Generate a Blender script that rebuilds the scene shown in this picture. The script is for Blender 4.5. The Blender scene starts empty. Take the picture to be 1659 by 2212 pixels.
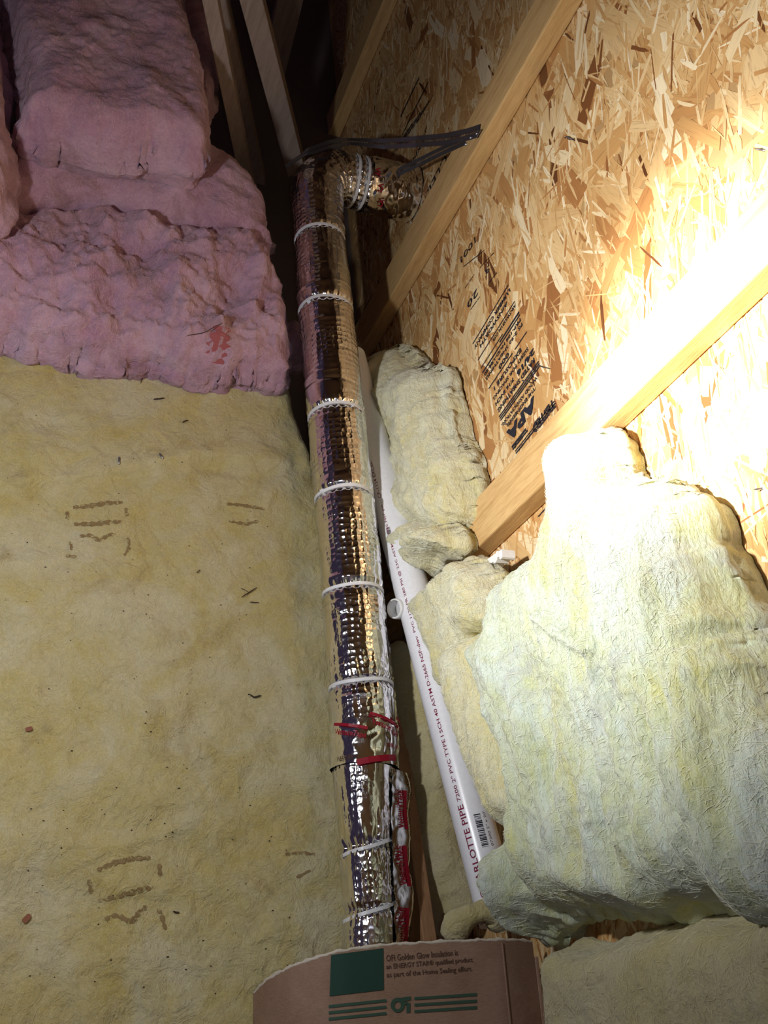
import bpy, math, random
import numpy as np
from mathutils import Matrix, Vector

random.seed(7)
RNG = np.random.default_rng(11)
SC = bpy.context.scene
COL = SC.collection

# ---------------------------------------------------------------- camera
CX, CY = 829.5, 1106.0
CAM_H, WALL_X, FLOOR_Z = 1.75, 0.82, -0.15
def unit(a):
    a = np.asarray(a, float)
    return a / np.linalg.norm(a)
_a = np.array([-110 - CX, -(2300 - CY)])          # vanishing point of plumb lines
_b = np.array([444.4 - CX, -(-2880 - CY)])        # vanishing point of lines along the wall
F = math.sqrt(-float(_a @ _b))
_Z = -unit([_a[0], _a[1], -F]); _Y = unit([_b[0], _b[1], -F]); _X = np.cross(_Y, _Z)
ROT = np.array([_X, _Y, _Z])
CAMP = np.array([0, 0, CAM_H])
cam_data = bpy.data.cameras.new('camera'); cam = bpy.data.objects.new('camera', cam_data)
COL.objects.link(cam)
cam_data.sensor_fit = 'HORIZONTAL'; cam_data.sensor_width = 36; cam_data.lens = F / 1659 * 36
cam_data.clip_start = 0.01
M = Matrix([list(ROT[i]) + [CAMP[i]] for i in range(3)] + [[0, 0, 0, 1]])
cam.matrix_world = M
SC.camera = cam

# ---------------------------------------------------------------- world, lamps, exposure
w = bpy.data.worlds.new('purple_ambient'); SC.world = w; w.use_nodes = True
w.node_tree.nodes['Background'].inputs[0].default_value = (0.30, 0.22, 0.42, 1)
w.node_tree.nodes['Background'].inputs[1].default_value = 0.085  # faint purple ambient added to lift the blacks, stands in for haze
def spot(name, loc, target, power, size, blend, radius, color):
    l = bpy.data.lights.new(name, 'SPOT'); l.energy = power; l.spot_size = math.radians(size)
    l.spot_blend = blend; l.shadow_soft_size = radius; l.color = color
    o = bpy.data.objects.new(name, l); COL.objects.link(o); o.location = loc
    o.rotation_euler = (Vector(target) - Vector(loc)).to_track_quat('-Z', 'Y').to_euler()
    return o
LAMP = (-0.30, 0.55, 1.10)
spot('flashlight_hot_spot', LAMP, (0.82, 0.74, 0.98), 330, 32, 1.0, 0.03, (1.0, 0.985, 0.97))
spot('flashlight_beam', LAMP, (0.82, 0.76, 0.86), 76, 76, 1.0, 0.03, (1.0, 0.97, 0.94))
spot('flashlight_spill', LAMP, (0.48, 0.75, 0.15), 23, 160, 1.0, 0.03, (0.93, 0.96, 1.0))
spot('phone_flash', (0.02, -0.03, 1.77), (0.55, 0.6, 0.2), 3.0, 120, 1.0, 0.006, (0.86, 0.9, 1.0))
SC.view_settings.view_transform = 'Standard'; SC.view_settings.look = 'None'
SC.view_settings.exposure = 0.0; SC.view_settings.gamma = 1.0
SC.view_settings.use_curve_mapping = False

# ---------------------------------------------------------------- pixel <-> world
def ray(px, py): return ROT @ np.array([px - CX, -(py - CY), -F]) / F
def on_x(px, py, X): k = ray(px, py); return CAMP + k * (X / k[0])
def on_y(px, py, Y): k = ray(px, py); return CAMP + k * (Y / k[1])
def on_z(px, py, Z): k = ray(px, py); return CAMP + k * ((Z - CAM_H) / k[2])
def proj(P):
    v = (np.asarray(P, float) - CAMP) @ ROT
    return np.stack([CX + F * v[..., 0] / -v[..., 2], CY - F * v[..., 1] / -v[..., 2]], -1)

# ---------------------------------------------------------------- noise
_perm = RNG.permutation(512).astype(np.int64)
_grad = RNG.uniform(-1, 1, (512, 2)); _grad /= np.linalg.norm(_grad, axis=1)[:, None]
def noise2(x, y, seed=0):
    x = np.asarray(x, float) + seed * 17.31; y = np.asarray(y, float) - seed * 9.77
    xi = np.floor(x).astype(np.int64); yi = np.floor(y).astype(np.int64)
    fx, fy = x - xi, y - yi
    def g(i, j, dx, dy):
        h = _perm[(_perm[i & 511] + j) & 511]; v = _grad[h]
        return v[..., 0] * dx + v[..., 1] * dy
    u = fx * fx * fx * (fx * (fx * 6 - 15) + 10); v = fy * fy * fy * (fy * (fy * 6 - 15) + 10)
    a = g(xi, yi, fx, fy); b = g(xi + 1, yi, fx - 1, fy)
    c = g(xi, yi + 1, fx, fy - 1); d = g(xi + 1, yi + 1, fx - 1, fy - 1)
    return 1.5 * ((a * (1 - u) + b * u) * (1 - v) + (c * (1 - u) + d * u) * v)
def fbm(x, y, oct=4, seed=0, gain=0.5):
    s = 0; a = 1.0; t = 0
    for i in range(oct):
        s = s + a * noise2(np.asarray(x) * 2 ** i, np.asarray(y) * 2 ** i, seed + i * 3); t += a; a *= gain
    return s / t
def ridged(x, y, oct=3, seed=0):
    s = 0; a = 1.0
    for i in range(oct):
        s = s + a * (1 - 2.2 * np.abs(noise2(np.asarray(x) * 2 ** i, np.asarray(y) * 2 ** i, seed + i * 5))); a *= 0.5
    return s / 1.75

# ---------------------------------------------------------------- object helpers
WLOC = {}
def tag(o, label=None, cat=None, group=None, kind=None):
    if label: o['label'] = label
    if cat: o['category'] = cat
    if group: o['group'] = group
    if kind: o['kind'] = kind
    return o
def link(name, data, loc, parent=None):
    o = bpy.data.objects.new(name, data); COL.objects.link(o)
    loc = np.asarray(loc, float); WLOC[o.name] = loc
    if parent is not None:
        o.parent = parent; o.location = Vector(loc - WLOC[parent.name])
    else:
        o.location = Vector(loc)
    return o
def empty(name, loc):
    o = link(name, None, loc); o.empty_display_size = 0.05; return o
def mk(name, verts, faces, mat, parent=None, smooth=True, uv=None, origin=None, attr=None):
    verts = np.asarray(verts, float)
    if origin is None:
        origin = (verts.min(0) + verts.max(0)) / 2; origin[2] = verts[:, 2].min()
    origin = np.asarray(origin, float)
    me = bpy.data.meshes.new(name)
    me.from_pydata((verts - origin).tolist(), [], [list(map(int, f)) for f in faces])
    if smooth: me.polygons.foreach_set('use_smooth', np.ones(len(me.polygons), bool))
    if uv is not None:
        uvl = me.uv_layers.new(name='UVMap'); li = np.zeros(len(me.loops), np.int32)
        me.loops.foreach_get('vertex_index', li)
        uvl.data.foreach_set('uv', np.asarray(uv, float)[li].ravel())
    if attr is not None:
        at = me.attributes.new('tone', 'FLOAT', 'POINT'); at.data.foreach_set('value', np.asarray(attr, float))
    me.materials.append(mat); me.update()
    return link(name, me, origin, parent)

def grid_faces(nu, nv, close_u=False, close_v=False):
    f = []
    for i in range(nu if close_u else nu - 1):
        for j in range(nv if close_v else nv - 1):
            a, b = i, (i + 1) % nu; c, d = j, (j + 1) % nv
            f.append((a * nv + c, b * nv + c, b * nv + d, a * nv + d))
    return f
def frame_box(o, ax, ay, az, sx, sy, sz, bev=0.0):
    """a box with origin at its centre o; bevelled along its length (third axis) when bev > 0"""
    ax, ay, az = unit(ax), unit(ay), unit(az); o = np.asarray(o, float)
    if bev <= 0:
        prof = [(-1, -1), (1, -1), (1, 1), (-1, 1)]; prof = [(p[0] * sx / 2, p[1] * sy / 2) for p in prof]
    else:
        prof = []
        for cx_, cy_, a0 in ((1, 1, 0), (-1, 1, 90), (-1, -1, 180), (1, -1, 270)):
            for k in (0, 45, 90):
                t = math.radians(a0 + k)
                prof.append((cx_ * (sx / 2 - bev) + bev * math.cos(t), cy_ * (sy / 2 - bev) + bev * math.sin(t)))
    n = len(prof); vs = []
    for e in (-1, 1):
        for p in prof: vs.append(o + ax * p[0] + ay * p[1] + az * e * sz / 2)
    fs = [tuple(range(n))[::-1], tuple(range(n, 2 * n))]
    fs += [(i, (i + 1) % n, n + (i + 1) % n, n + i) for i in range(n)]
    return np.array(vs), fs
def tube(path, radius, nseg=24, cap=True, up=(0, 0, 1)):
    path = np.asarray(path, float); n = len(path)
    r = np.full(n, radius) if np.isscalar(radius) else np.asarray(radius)
    tan = np.gradient(path, axis=0); vs = []; ang = np.linspace(0, 2 * np.pi, nseg, endpoint=False)
    for i in range(n):
        t = unit(tan[i]); s = unit(np.cross(t, up)); b = np.cross(s, t)
        vs.append(path[i] + r[i] * (np.outer(np.cos(ang), s) + np.outer(np.sin(ang), b)))
    vs = np.concatenate(vs); fs = grid_faces(n, nseg, close_v=True)
    if cap: fs += [tuple(range(nseg))[::-1], tuple(range((n - 1) * nseg, n * nseg))]
    return vs, fs

# ---------------------------------------------------------------- materials
def newmat(name):
    m = bpy.data.materials.new(name); m.use_nodes = True
    nt = m.node_tree; b = nt.nodes['Principled BSDF']
    return m, nt, b
def N(nt, t, **kw):
    n = nt.nodes.new(t)
    for k, v in kw.items(): setattr(n, k, v)
    return n
def ramp(nt, stops, fac, interp='LINEAR'):
    r = N(nt, 'ShaderNodeValToRGB'); cr = r.color_ramp; cr.interpolation = interp
    while len(cr.elements) > 1: cr.elements.remove(cr.elements[-1])
    cr.elements[0].position = stops[0][0]; cr.elements[0].color = (*stops[0][1], 1)
    for p, c in stops[1:]:
        e = cr.elements.new(p); e.color = (*c, 1)
    nt.links.new(fac, r.inputs[0]); return r.outputs[0]
def noise_tex(nt, vec, scale, detail=4, rough=0.55, dist=0.0):
    n = N(nt, 'ShaderNodeTexNoise'); n.inputs['Scale'].default_value = scale
    n.inputs['Detail'].default_value = detail; n.inputs['Roughness'].default_value = rough
    n.inputs['Distortion'].default_value = dist
    if vec is not None: nt.links.new(vec, n.inputs['Vector'])
    return n.outputs['Fac']
def mapping(nt, vec, scale, rot=(0, 0, 0), loc=(0, 0, 0)):
    m = N(nt, 'ShaderNodeMapping'); m.inputs['Scale'].default_value = scale
    m.inputs['Rotation'].default_value = rot; m.inputs['Location'].default_value = loc
    nt.links.new(vec, m.inputs['Vector']); return m.outputs[0]
def mathn(nt, op, a, b=None):
    n = N(nt, 'ShaderNodeMath', operation=op)
    for i, v in enumerate((a, b)):
        if v is None: continue
        if isinstance(v, (int, float)): n.inputs[i].default_value = v
        else: nt.links.new(v, n.inputs[i])
    return n.outputs[0]
def mix(nt, fac, a, b, mode='MIX'):
    n = N(nt, 'ShaderNodeMix', data_type='RGBA', blend_type=mode)
    if isinstance(fac, (int, float)): n.inputs[0].default_value = fac
    else: nt.links.new(fac, n.inputs[0])
    for idx, v in ((6, a), (7, b)):
        if isinstance(v, tuple): n.inputs[idx].default_value = (*v, 1)
        else: nt.links.new(v, n.inputs[idx])
    return n.outputs[2]
def bump(nt, b, hgt, strength, dist, prev=None):
    n = N(nt, 'ShaderNodeBump'); n.inputs['Strength'].default_value = strength
    n.inputs['Distance'].default_value = dist; nt.links.new(hgt, n.inputs['Height'])
    if prev is not None: nt.links.new(prev, n.inputs['Normal'])
    nt.links.new(n.outputs[0], b.inputs['Normal']); return n.outputs[0]

def fiberglass(name, deep, mid, pale, stain, stretch=(1, 1, 1), stain_amt=0.62, off=0.0, scale=1.0):
    m, nt, b = newmat(name)
    pos = N(nt, 'ShaderNodeNewGeometry').outputs['Position']
    p1 = mapping(nt, pos, tuple(s * scale for s in stretch), loc=(off, off * .7, off * .3))
    big = noise_tex(nt, p1, 6.5, 5, 0.62, 0.9)
    c = ramp(nt, [(0.34, deep), (0.47, mid), (0.62, pale)], big)
    med = noise_tex(nt, p1, 22, 5, 0.6, 0.4)
    c = mix(nt, mathn(nt, 'MULTIPLY', ramp(nt, [(0.38, (0, 0, 0)), (0.68, (1, 1, 1))], med), 0.45), c, pale)
    st = noise_tex(nt, mapping(nt, pos, (1, 1, 1), loc=(off + 3.1, 1.7, off)), 7.5, 5, 0.65, 1.2)
    c = mix(nt, mathn(nt, 'MULTIPLY', ramp(nt, [(stain_amt, (0, 0, 0)), (stain_amt + 0.14, (1, 1, 1))], st), 0.75), c, stain)
    fine = noise_tex(nt, mapping(nt, p1, (1, 1, 1)), 240, 3, 0.7, 1.5)
    c = mix(nt, 0.32, c, ramp(nt, [(0.3, tuple(x * .55 for x in mid)), (0.7, tuple(min(1, x * 1.25) for x in pale))], fine))
    nt.links.new(c, b.inputs['Base Color'])
    b.inputs['Roughness'].default_value = 0.95
    b.inputs['Specular IOR Level'].default_value = 0.08
    b.inputs['Sheen Weight'].default_value = 0.25; b.inputs['Sheen Roughness'].default_value = 0.6
    b.inputs['Subsurface Weight'].default_value = 0.2; b.inputs['Subsurface Radius'].default_value = (1.0, 0.9, 0.6); b.inputs['Subsurface Scale'].default_value = 0.012
    n0 = bump(nt, b, noise_tex(nt, p1, 26, 5, 0.62, 1.0), 0.5, 0.03)
    n1 = bump(nt, b, noise_tex(nt, p1, 85, 7, 0.68, 0.7), 0.45, 0.012, n0)
    bump(nt, b, fine, 0.3, 0.003, n1)
    return m
YEL = fiberglass('yellow_fiberglass', (0.56, 0.42, 0.09), (0.60, 0.49, 0.18), (0.68, 0.61, 0.40), (0.34, 0.22, 0.06), stain_amt=0.58)
YEL_SHADE = fiberglass('shaded_yellow_fiberglass', (0.50, 0.41, 0.13), (0.55, 0.47, 0.22), (0.61, 0.55, 0.35), (0.32, 0.23, 0.09), off=4.2)  # darker copy of the yellow wool, dim lighting put into its colour
PALE = fiberglass('pale_green_fiberglass', (0.66, 0.62, 0.12), (0.60, 0.64, 0.32), (0.68, 0.76, 0.68), (0.42, 0.44, 0.44), (2.4, 0.9, 2.4), 0.55, 1.3)
CREAM = fiberglass('cream_fiberglass', (0.70, 0.59, 0.15), (0.70, 0.62, 0.32), (0.74, 0.73, 0.56), (0.46, 0.48, 0.40), (1.8, 0.9, 1.8), 0.57, 2.4)
PINK = fiberglass('pink_fiberglass', (0.38, 0.16, 0.25), (0.50, 0.26, 0.38), (0.66, 0.43, 0.54), (0.26, 0.13, 0.10), (1, 1, 1), 0.53, 5.0)
PINKD = fiberglass('mauve_fiberglass', (0.40, 0.18, 0.27), (0.51, 0.27, 0.38), (0.62, 0.39, 0.49), (0.26, 0.15, 0.17), (1, 1, 1), 0.62, 6.7)
def fibre_mat(name, col):
    m, nt, b = newmat(name); b.inputs['Base Color'].default_value = (*col, 1)
    b.inputs['Roughness'].default_value = 0.7; b.inputs['Specular IOR Level'].default_value = 0.2; return m
FIB_Y = fibre_mat('yellow_loose_fibre', (0.66, 0.6, 0.36)); FIB_P = fibre_mat('pink_loose_fibre', (0.72, 0.45, 0.5))
FIB_W = fibre_mat('pale_loose_fibre', (0.74, 0.75, 0.6))

def wood(name, dark, light, axis_scale=(14, 14, 1.2), knots=True, rough=0.65):
    m, nt, b = newmat(name)
    tc = N(nt, 'ShaderNodeTexCoord').outputs['Object']
    p = mapping(nt, tc, axis_scale)
    g = noise_tex(nt, p, 4.0, 6, 0.6, 1.4)
    c = ramp(nt, [(0.3, dark), (0.6, light)], g)
    f = noise_tex(nt, mapping(nt, tc, tuple(s * 9 for s in axis_scale)), 3.0, 3, 0.6)
    c = mix(nt, 0.25, c, ramp(nt, [(0.35, tuple(x * 0.6 for x in dark)), (0.6, light)], f))
    if knots:
        v = N(nt, 'ShaderNodeTexVoronoi'); v.inputs['Scale'].default_value = 9
        nt.links.new(mapping(nt, tc, (1, 1, 0.5)), v.inputs['Vector'])
        c = mix(nt, ramp(nt, [(0.0, (1, 1, 1)), (0.05, (0.8, 0.8, 0.8)), (0.08, (0, 0, 0))], v.outputs['Distance']), c, tuple(x * .35 for x in dark))
    nt.links.new(c, b.inputs['Base Color']); b.inputs['Roughness'].default_value = rough
    bump(nt, b, f, 0.25, 0.002); return m
PINE = wood('pine_lumber', (0.52, 0.30, 0.11), (0.70, 0.46, 0.20))
PINE_D = wood('grey_lumber', (0.34, 0.25, 0.20), (0.46, 0.36, 0.31))
PINE_B = wood('brown_board', (0.24, 0.12, 0.055), (0.36, 0.19, 0.09), (12, 1.2, 12), False)

def strand_material(name, use_attr):
    m, nt, b = newmat(name)
    if use_attr:
        a = N(nt, 'ShaderNodeAttribute'); a.attribute_name = 'tone'; fac = a.outputs['Fac']
    else:
        fac = N(nt, 'ShaderNodeObjectInfo').outputs['Random']
    stops = [(0.0, (0.10, 0.035, 0.012)), (0.05, (0.25, 0.095, 0.03)), (0.16, (0.40, 0.19, 0.065)), (0.32, (0.50, 0.28, 0.105)),
             (0.52, (0.58, 0.37, 0.16)), (0.72, (0.66, 0.47, 0.24)), (0.88, (0.72, 0.57, 0.34)), (1.0, (0.78, 0.66, 0.45))]
    c = ramp(nt, stops, fac)
    uv = N(nt, 'ShaderNodeUVMap').outputs[0]
    g = noise_tex(nt, mapping(nt, uv, (18, 420, 1)), 1.0, 4, 0.65, 0.3)
    c = mix(nt, 0.5, c, mix(nt, ramp(nt, [(0.32, (0, 0, 0)), (0.68, (1, 1, 1))], g), c, (1.25, 1.2, 1.1), 'MULTIPLY'))
    c = mix(nt, mathn(nt, 'MULTIPLY', ramp(nt, [(0.30, (1, 1, 1)), (0.46, (0, 0, 0))], g), 0.55), c, (0.22, 0.095, 0.03))
    nt.links.new(c, b.inputs['Base Color']); b.inputs['Roughness'].default_value = 0.42
    b.inputs['Specular IOR Level'].default_value = 0.45
    bump(nt, b, g, 0.3, 0.0006); return m
STR_A = strand_material('osb_strand_layer', True); STR_O = strand_material('osb_strand', False)
def plain(name, col, rough=0.5, metal=0.0, spec=0.5):
    m, nt, b = newmat(name); b.inputs['Base Color'].default_value = (*col, 1)
    b.inputs['Roughness'].default_value = rough; b.inputs['Metallic'].default_value = metal
    b.inputs['Specular IOR Level'].default_value = spec
    n = noise_tex(nt, N(nt, 'ShaderNodeNewGeometry').outputs['Position'], 160, 3, 0.6)
    nt.links.new(mix(nt, 0.12, col, ramp(nt, [(0.3, tuple(x * 0.6 for x in col)), (0.7, tuple(min(1, x * 1.2) for x in col))], n)), b.inputs['Base Color'])
    return m
OSB_BASE = plain('osb_core', (0.42, 0.25, 0.10), 0.7)
DRYWALL = plain('dusty_drywall', (0.16, 0.13, 0.12), 0.9)
DARKROOF = plain('roof_sheathing', (0.46, 0.31, 0.17), 0.8)
PVC = plain('white_pvc', (0.80, 0.80, 0.84), 0.28)
WHITEPL = plain('white_plastic', (0.78, 0.78, 0.77), 0.35)
TIE = plain('white_nylon', (0.80, 0.80, 0.83), 0.35)
STEEL = plain('galvanised_steel', (0.42, 0.46, 0.54), 0.42, 1.0)
NAIL = plain('nail_steel', (0.42, 0.42, 0.47), 0.4, 1.0)
TWIG = plain('dark_twig', (0.05, 0.03, 0.02), 0.8)
CHIP = plain('red_brown_chip', (0.26, 0.09, 0.045), 0.7)
def ink(name, col, wear=0.5, scale=120, rough=0.7):
    m, nt, b = newmat(name); b.inputs['Base Color'].default_value = (*col, 1); b.inputs['Roughness'].default_value = rough
    b.inputs['Specular IOR Level'].default_value = 0.2
    n = noise_tex(nt, N(nt, 'ShaderNodeNewGeometry').outputs['Position'], scale, 5, 0.7)
    a = ramp(nt, [(wear - 0.09, (0, 0, 0)), (wear + 0.03, (1, 1, 1))], n)
    nt.links.new(a, b.inputs['Alpha']); return m
INK_K = ink('black_stamp_ink', (0.02, 0.02, 0.03), 0.33, 200)
INK_KF = ink('worn_stamp_ink', (0.025, 0.02, 0.025), 0.44, 160)
INK_R = ink('red_tape_ink', (0.33, 0.012, 0.03), 0.30, 160, 0.35)
INK_P = ink('maroon_pipe_ink', (0.20, 0.015, 0.05), 0.30, 400, 0.4)
INK_B = ink('brown_ink', (0.10, 0.055, 0.04), 0.25, 300)
INK_G = ink('green_ink', (0.024, 0.062, 0.046), 0.20, 90)
INK_G2 = ink('dark_green_ink', (0.05, 0.10, 0.07), 0.28, 200)
INK_S = ink('faded_brown_marker', (0.27, 0.18, 0.08), 0.50, 170)
STAIN_R = ink('red_stain', (0.36, 0.10, 0.11), 0.36, 60)

def foil_material(name, bub, rough, col=(0.86, 0.85, 0.86)):
    m, nt, b = newmat(name)
    b.inputs['Base Color'].default_value = (*col, 1); b.inputs['Metallic'].default_value = 1.0
    b.inputs['Roughness'].default_value = rough
    uv = N(nt, 'ShaderNodeUVMap').outputs[0]; prev = None
    if bub > 0:
        v = N(nt, 'ShaderNodeTexVoronoi', feature='SMOOTH_F1'); v.inputs['Scale'].default_value = 88
        v.inputs['Randomness'].default_value = 0.35; v.inputs['Smoothness'].default_value = 0.15
        nt.links.new(uv, v.inputs['Vector'])
        h = ramp(nt, [(0.30, (1, 1, 1)), (0.62, (0, 0, 0))], v.outputs['Distance'])
        mod = ramp(nt, [(0.40, (0, 0, 0)), (0.60, (1, 1, 1))], noise_tex(nt, uv, 7, 3))
        prev = bump(nt, b, mathn(nt, 'MULTIPLY', h, mod), bub, 0.0022)
    cr = noise_tex(nt, mapping(nt, uv, (1, 2.0, 1)), 60, 4, 0.6, 1.5)
    bump(nt, b, cr, 0.10, 0.003, prev); return m
FOIL = foil_material('bubble_foil', 0.5, 0.11); TAPE = foil_material('foil_tape', 0.0, 0.10, (0.9, 0.9, 0.9))
def cardboard_material():
    m, nt, b = newmat('kraft_cardboard')
    pos = N(nt, 'ShaderNodeNewGeometry').outputs['Position']
    c = ramp(nt, [(0.35, (0.27, 0.155, 0.10)), (0.65, (0.36, 0.22, 0.15))], noise_tex(nt, pos, 14, 5, 0.6, 0.5))
    c = mix(nt, 0.2, c, ramp(nt, [(0.35, (0.16, 0.09, 0.06)), (0.65, (0.44, 0.30, 0.22))], noise_tex(nt, mapping(nt, pos, (1, 4, 1)), 150, 4)))
    nt.links.new(c, b.inputs['Base Color']); b.inputs['Roughness'].default_value = 0.75
    bump(nt, b, noise_tex(nt, pos, 60, 4), 0.15, 0.002); return m
CARD = cardboard_material(); TORN = plain('torn_paper_edge', (0.62, 0.55, 0.46), 0.9)

# ---------------------------------------------------------------- setting
def box_obj(name, lo, hi, mat, parent=None):
    lo, hi = np.array(lo, float), np.array(hi, float); c = (lo + hi) / 2; s = hi - lo
    v, f = frame_box(c, (1, 0, 0), (0, 1, 0), (0, 0, 1), *s)
    return mk(name, v, f, mat, parent, smooth=False)
tag(box_obj('floor', (-2.2, -0.9, FLOOR_Z - 0.02), (WALL_X, 5.0, FLOOR_Z), DRYWALL), kind='structure')
wall = tag(box_obj('wall_right', (WALL_X, -0.9, FLOOR_Z - 0.02), (WALL_X + 0.012, 5.0, 2.25), OSB_BASE), kind='structure')
tag(box_obj('wall_back', (-2.2, 5.0, FLOOR_Z - 0.02), (WALL_X + 0.012, 5.02, 2.25), DARKROOF), kind='structure')
tag(box_obj('ceiling', (-2.2, -0.9, 2.25), (WALL_X + 0.012, 5.02, 2.27), DARKROOF), kind='structure')

# OSB strands: layered wafers lying on the board, each slightly tilted and proud of its neighbours
def strand_shape(rng, L, Wd):
    n = rng.integers(3, 6); xs = np.linspace(-L / 2, L / 2, n + 1)
    wob = rng.uniform(-0.10, 0.10, n + 1) * Wd
    hw = Wd / 2 * rng.uniform(0.78, 1.05, n + 1)
    if rng.random() < 0.5: hw[-1] *= rng.uniform(0.1, 0.6)
    if rng.random() < 0.35: hw[0] *= rng.uniform(0.1, 0.6)
    sk = rng.uniform(-0.5, 0.5, 2) * Wd
    top = [(xs[i] + (sk[0] / 2 if i == 0 else sk[1] / 2 if i == n else 0), wob[i] + hw[i]) for i in range(n + 1)]
    bot = [(xs[i] - (sk[0] / 2 if i == 0 else sk[1] / 2 if i == n else 0), wob[i] - hw[i]) for i in range(n + 1)]
    return np.array(bot + top[::-1])
strands = []
A0, A1, B0, B1 = -0.15, 2.9, -0.1, 1.75
def add_strands(count, lrange, wrange, hrange, spread, tone, rng):
    for _ in range(count):
        y = rng.uniform(A0, A1); z = rng.uniform(B0, B1)
        px = proj((WALL_X, y, z))
        if not (-200 < px[0] < 1900 and -250 < px[1] < 2300): continue
        L = rng.uniform(*lrange); Wd = min(rng.uniform(*wrange), L * 0.6)
        ang = rng.normal(0, spread) if rng.random() < 0.8 else rng.uniform(-1.57, 1.57)
        strands.append(dict(y=y, z=z, L=L, W=Wd, a=ang, h=rng.uniform(*hrange), t=float(np.clip(tone(rng), 0, 1)),
                            tx=rng.uniform(-0.016, 0.016), ty=rng.uniform(-0.05, 0.05)))
rs = np.random.default_rng(5)
add_strands(3600, (0.05, 0.14), (0.018, 0.05), (0.0003, 0.0008), 0.6, lambda r: r.normal(0.50, 0.16), rs)
add_strands(5200, (0.04, 0.12), (0.008, 0.028), (0.0006, 0.0013), 0.5, lambda r: r.normal(0.52, 0.20), rs)
add_strands(13000, (0.02, 0.09), (0.0016, 0.008), (0.0010, 0.0018), 0.38, lambda r: r.normal(0.58, 0.25), rs)
def strand_rank(s):
    p = proj((WALL_X, s['y'], s['z']))
    if not (880 < p[0] < 1640 and 10 < p[1] < 1250): return 0
    return s['L'] * s['W'] * (1 if s['h'] > 0.0006 else 0.0) * (1.3 if s['h'] < 0.001 else 1)
order = sorted(range(len(strands)), key=lambda i: -strand_rank(strands[i]))
solo = set(order[:300])
def strand_verts(shape, s):
    c, sn = math.cos(s['a']), math.sin(s['a'])
    u = shape[:, 0] * c - shape[:, 1] * sn; v = shape[:, 0] * sn + shape[:, 1] * c
    hgt = s['h'] + s['tx'] * shape[:, 0] * 0.25 + s['ty'] * shape[:, 1]
    hgt = np.clip(hgt, 0.0002, 0.0026)
    return np.stack([WALL_X - hgt, s['y'] + u, s['z'] + v], 1)
V, Fc, UV, T = [], [], [], []; nv = 0
for i, s in enumerate(strands):
    if i in solo: continue
    sh = strand_shape(rs, s['L'], s['W']); top = strand_verts(sh, s); n = len(sh)
    low = top.copy(); low[:, 0] = WALL_X
    V.append(top); V.append(low)
    ou, ov = rs.uniform(0, 20, 2)
    UV += [sh + (ou, ov)] * 2; T.append(np.full(2 * n, s['t']))
    k = n // 2
    for j in range(k - 1): Fc.append((nv + j + 1, nv + j, nv + n - 1 - j, nv + n - 2 - j))
    for j in range(n):
        j2 = (j + 1) % n; Fc.append((nv + j, nv + j2, nv + n + j2, nv + n + j))
    nv += 2 * n
so = mk('strand_layer', np.concatenate(V), Fc, STR_A, wall, smooth=False, uv=np.concatenate(UV), attr=np.concatenate(T))
tag(so, kind='stuff')
shapes = []
for k in range(14):
    L, Wd = rs.uniform(0.07, 0.12), rs.uniform(0.016, 0.034)
    sh = strand_shape(rs, L, Wd); n = len(sh)
    top = np.stack([np.full(n, -0.0005), sh[:, 0], sh[:, 1]], 1); low = top.copy(); low[:, 0] = 0.0008
    fs = [(j + 1, j, n - 1 - j, n - 2 - j) for j in range(n // 2 - 1)] + [(j, (j + 1) % n, n + (j + 1) % n, n + j) for j in range(n)]
    me = bpy.data.meshes.new('strand'); me.from_pydata(np.concatenate([top, low]).tolist(), [], fs)
    uvl = me.uv_layers.new(name='UVMap'); li = np.zeros(len(me.loops), np.int32); me.loops.foreach_get('vertex_index', li)
    uvl.data.foreach_set('uv', np.concatenate([sh + k, sh + k])[li].ravel()); me.materials.append(STR_O)
    shapes.append((me, L, Wd))
for i in sorted(solo):
    s = strands[i]; me, L, Wd = shapes[i % 14]
    o = link('strand', me, (WALL_X - s['h'] - 0.0002, s['y'], s['z']), wall)
    o.rotation_euler = (s['a'], 0, 0); o.scale = (1, s['L'] / L, s['W'] / Wd)

# ---------------------------------------------------------------- timber
def stud(px_edge, wy, X0, depth, z0, z1, name, label, mat=PINE, group='upright studs on the sheathing'):
    y = np.mean([on_x(*p, WALL_X)[1] for p in px_edge])
    v, f = frame_box((X0 + depth / 2, y + wy / 2, (z0 + z1) / 2), (1, 0, 0), (0, 1, 0), (0, 0, 1), depth, wy, z1 - z0, 0.003)
    return tag(mk(name, v, f, mat, smooth=False), label, 'stud', group)
stud([(1047, 1202), (1190, 1090)], 0.089, WALL_X - 0.040, 0.038, FLOOR_Z, 2.24, 'wall_stud', 'pine stud in the bright glare, foot between the two yellow clumps')
stud([(808, 771), (1257, 0)], 0.089, WALL_X - 0.040, 0.038, FLOOR_Z, 2.24, 'wall_stud', 'pine stud that the perforated metal strap is nailed to')
stud([(737, 298), (861, 0)], 0.085, WALL_X - 0.040, 0.038, FLOOR_Z, 2.24, 'wall_stud', 'dim brown stud rising right behind the duct elbow')
def member(p0, p1, Y, width, thick, name, label, mat):
    a, b = on_y(*p0, Y), on_y(*p1, Y); d = unit(b - a); a = a - d * 0.45; b = b + d * 0.05
    v, f = frame_box((a + b) / 2, np.cross(d, (0, 1, 0)), (0, 1, 0), d, width, thick, np.linalg.norm(b - a), 0.002)
    return tag(mk(name, v, f, mat, smooth=False), label, 'truss web', 'truss webs in the dark')
member((546, 0), (632, 330), 2.05, 0.050, 0.06, 'truss_web', 'grey slanted truss web ending behind the duct elbow', PINE_D)
member((468, 60), (548, 460), 1.93, 0.032, 0.05, 'truss_web', 'faint dark truss web next to the pink batts', PINE_D)
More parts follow.
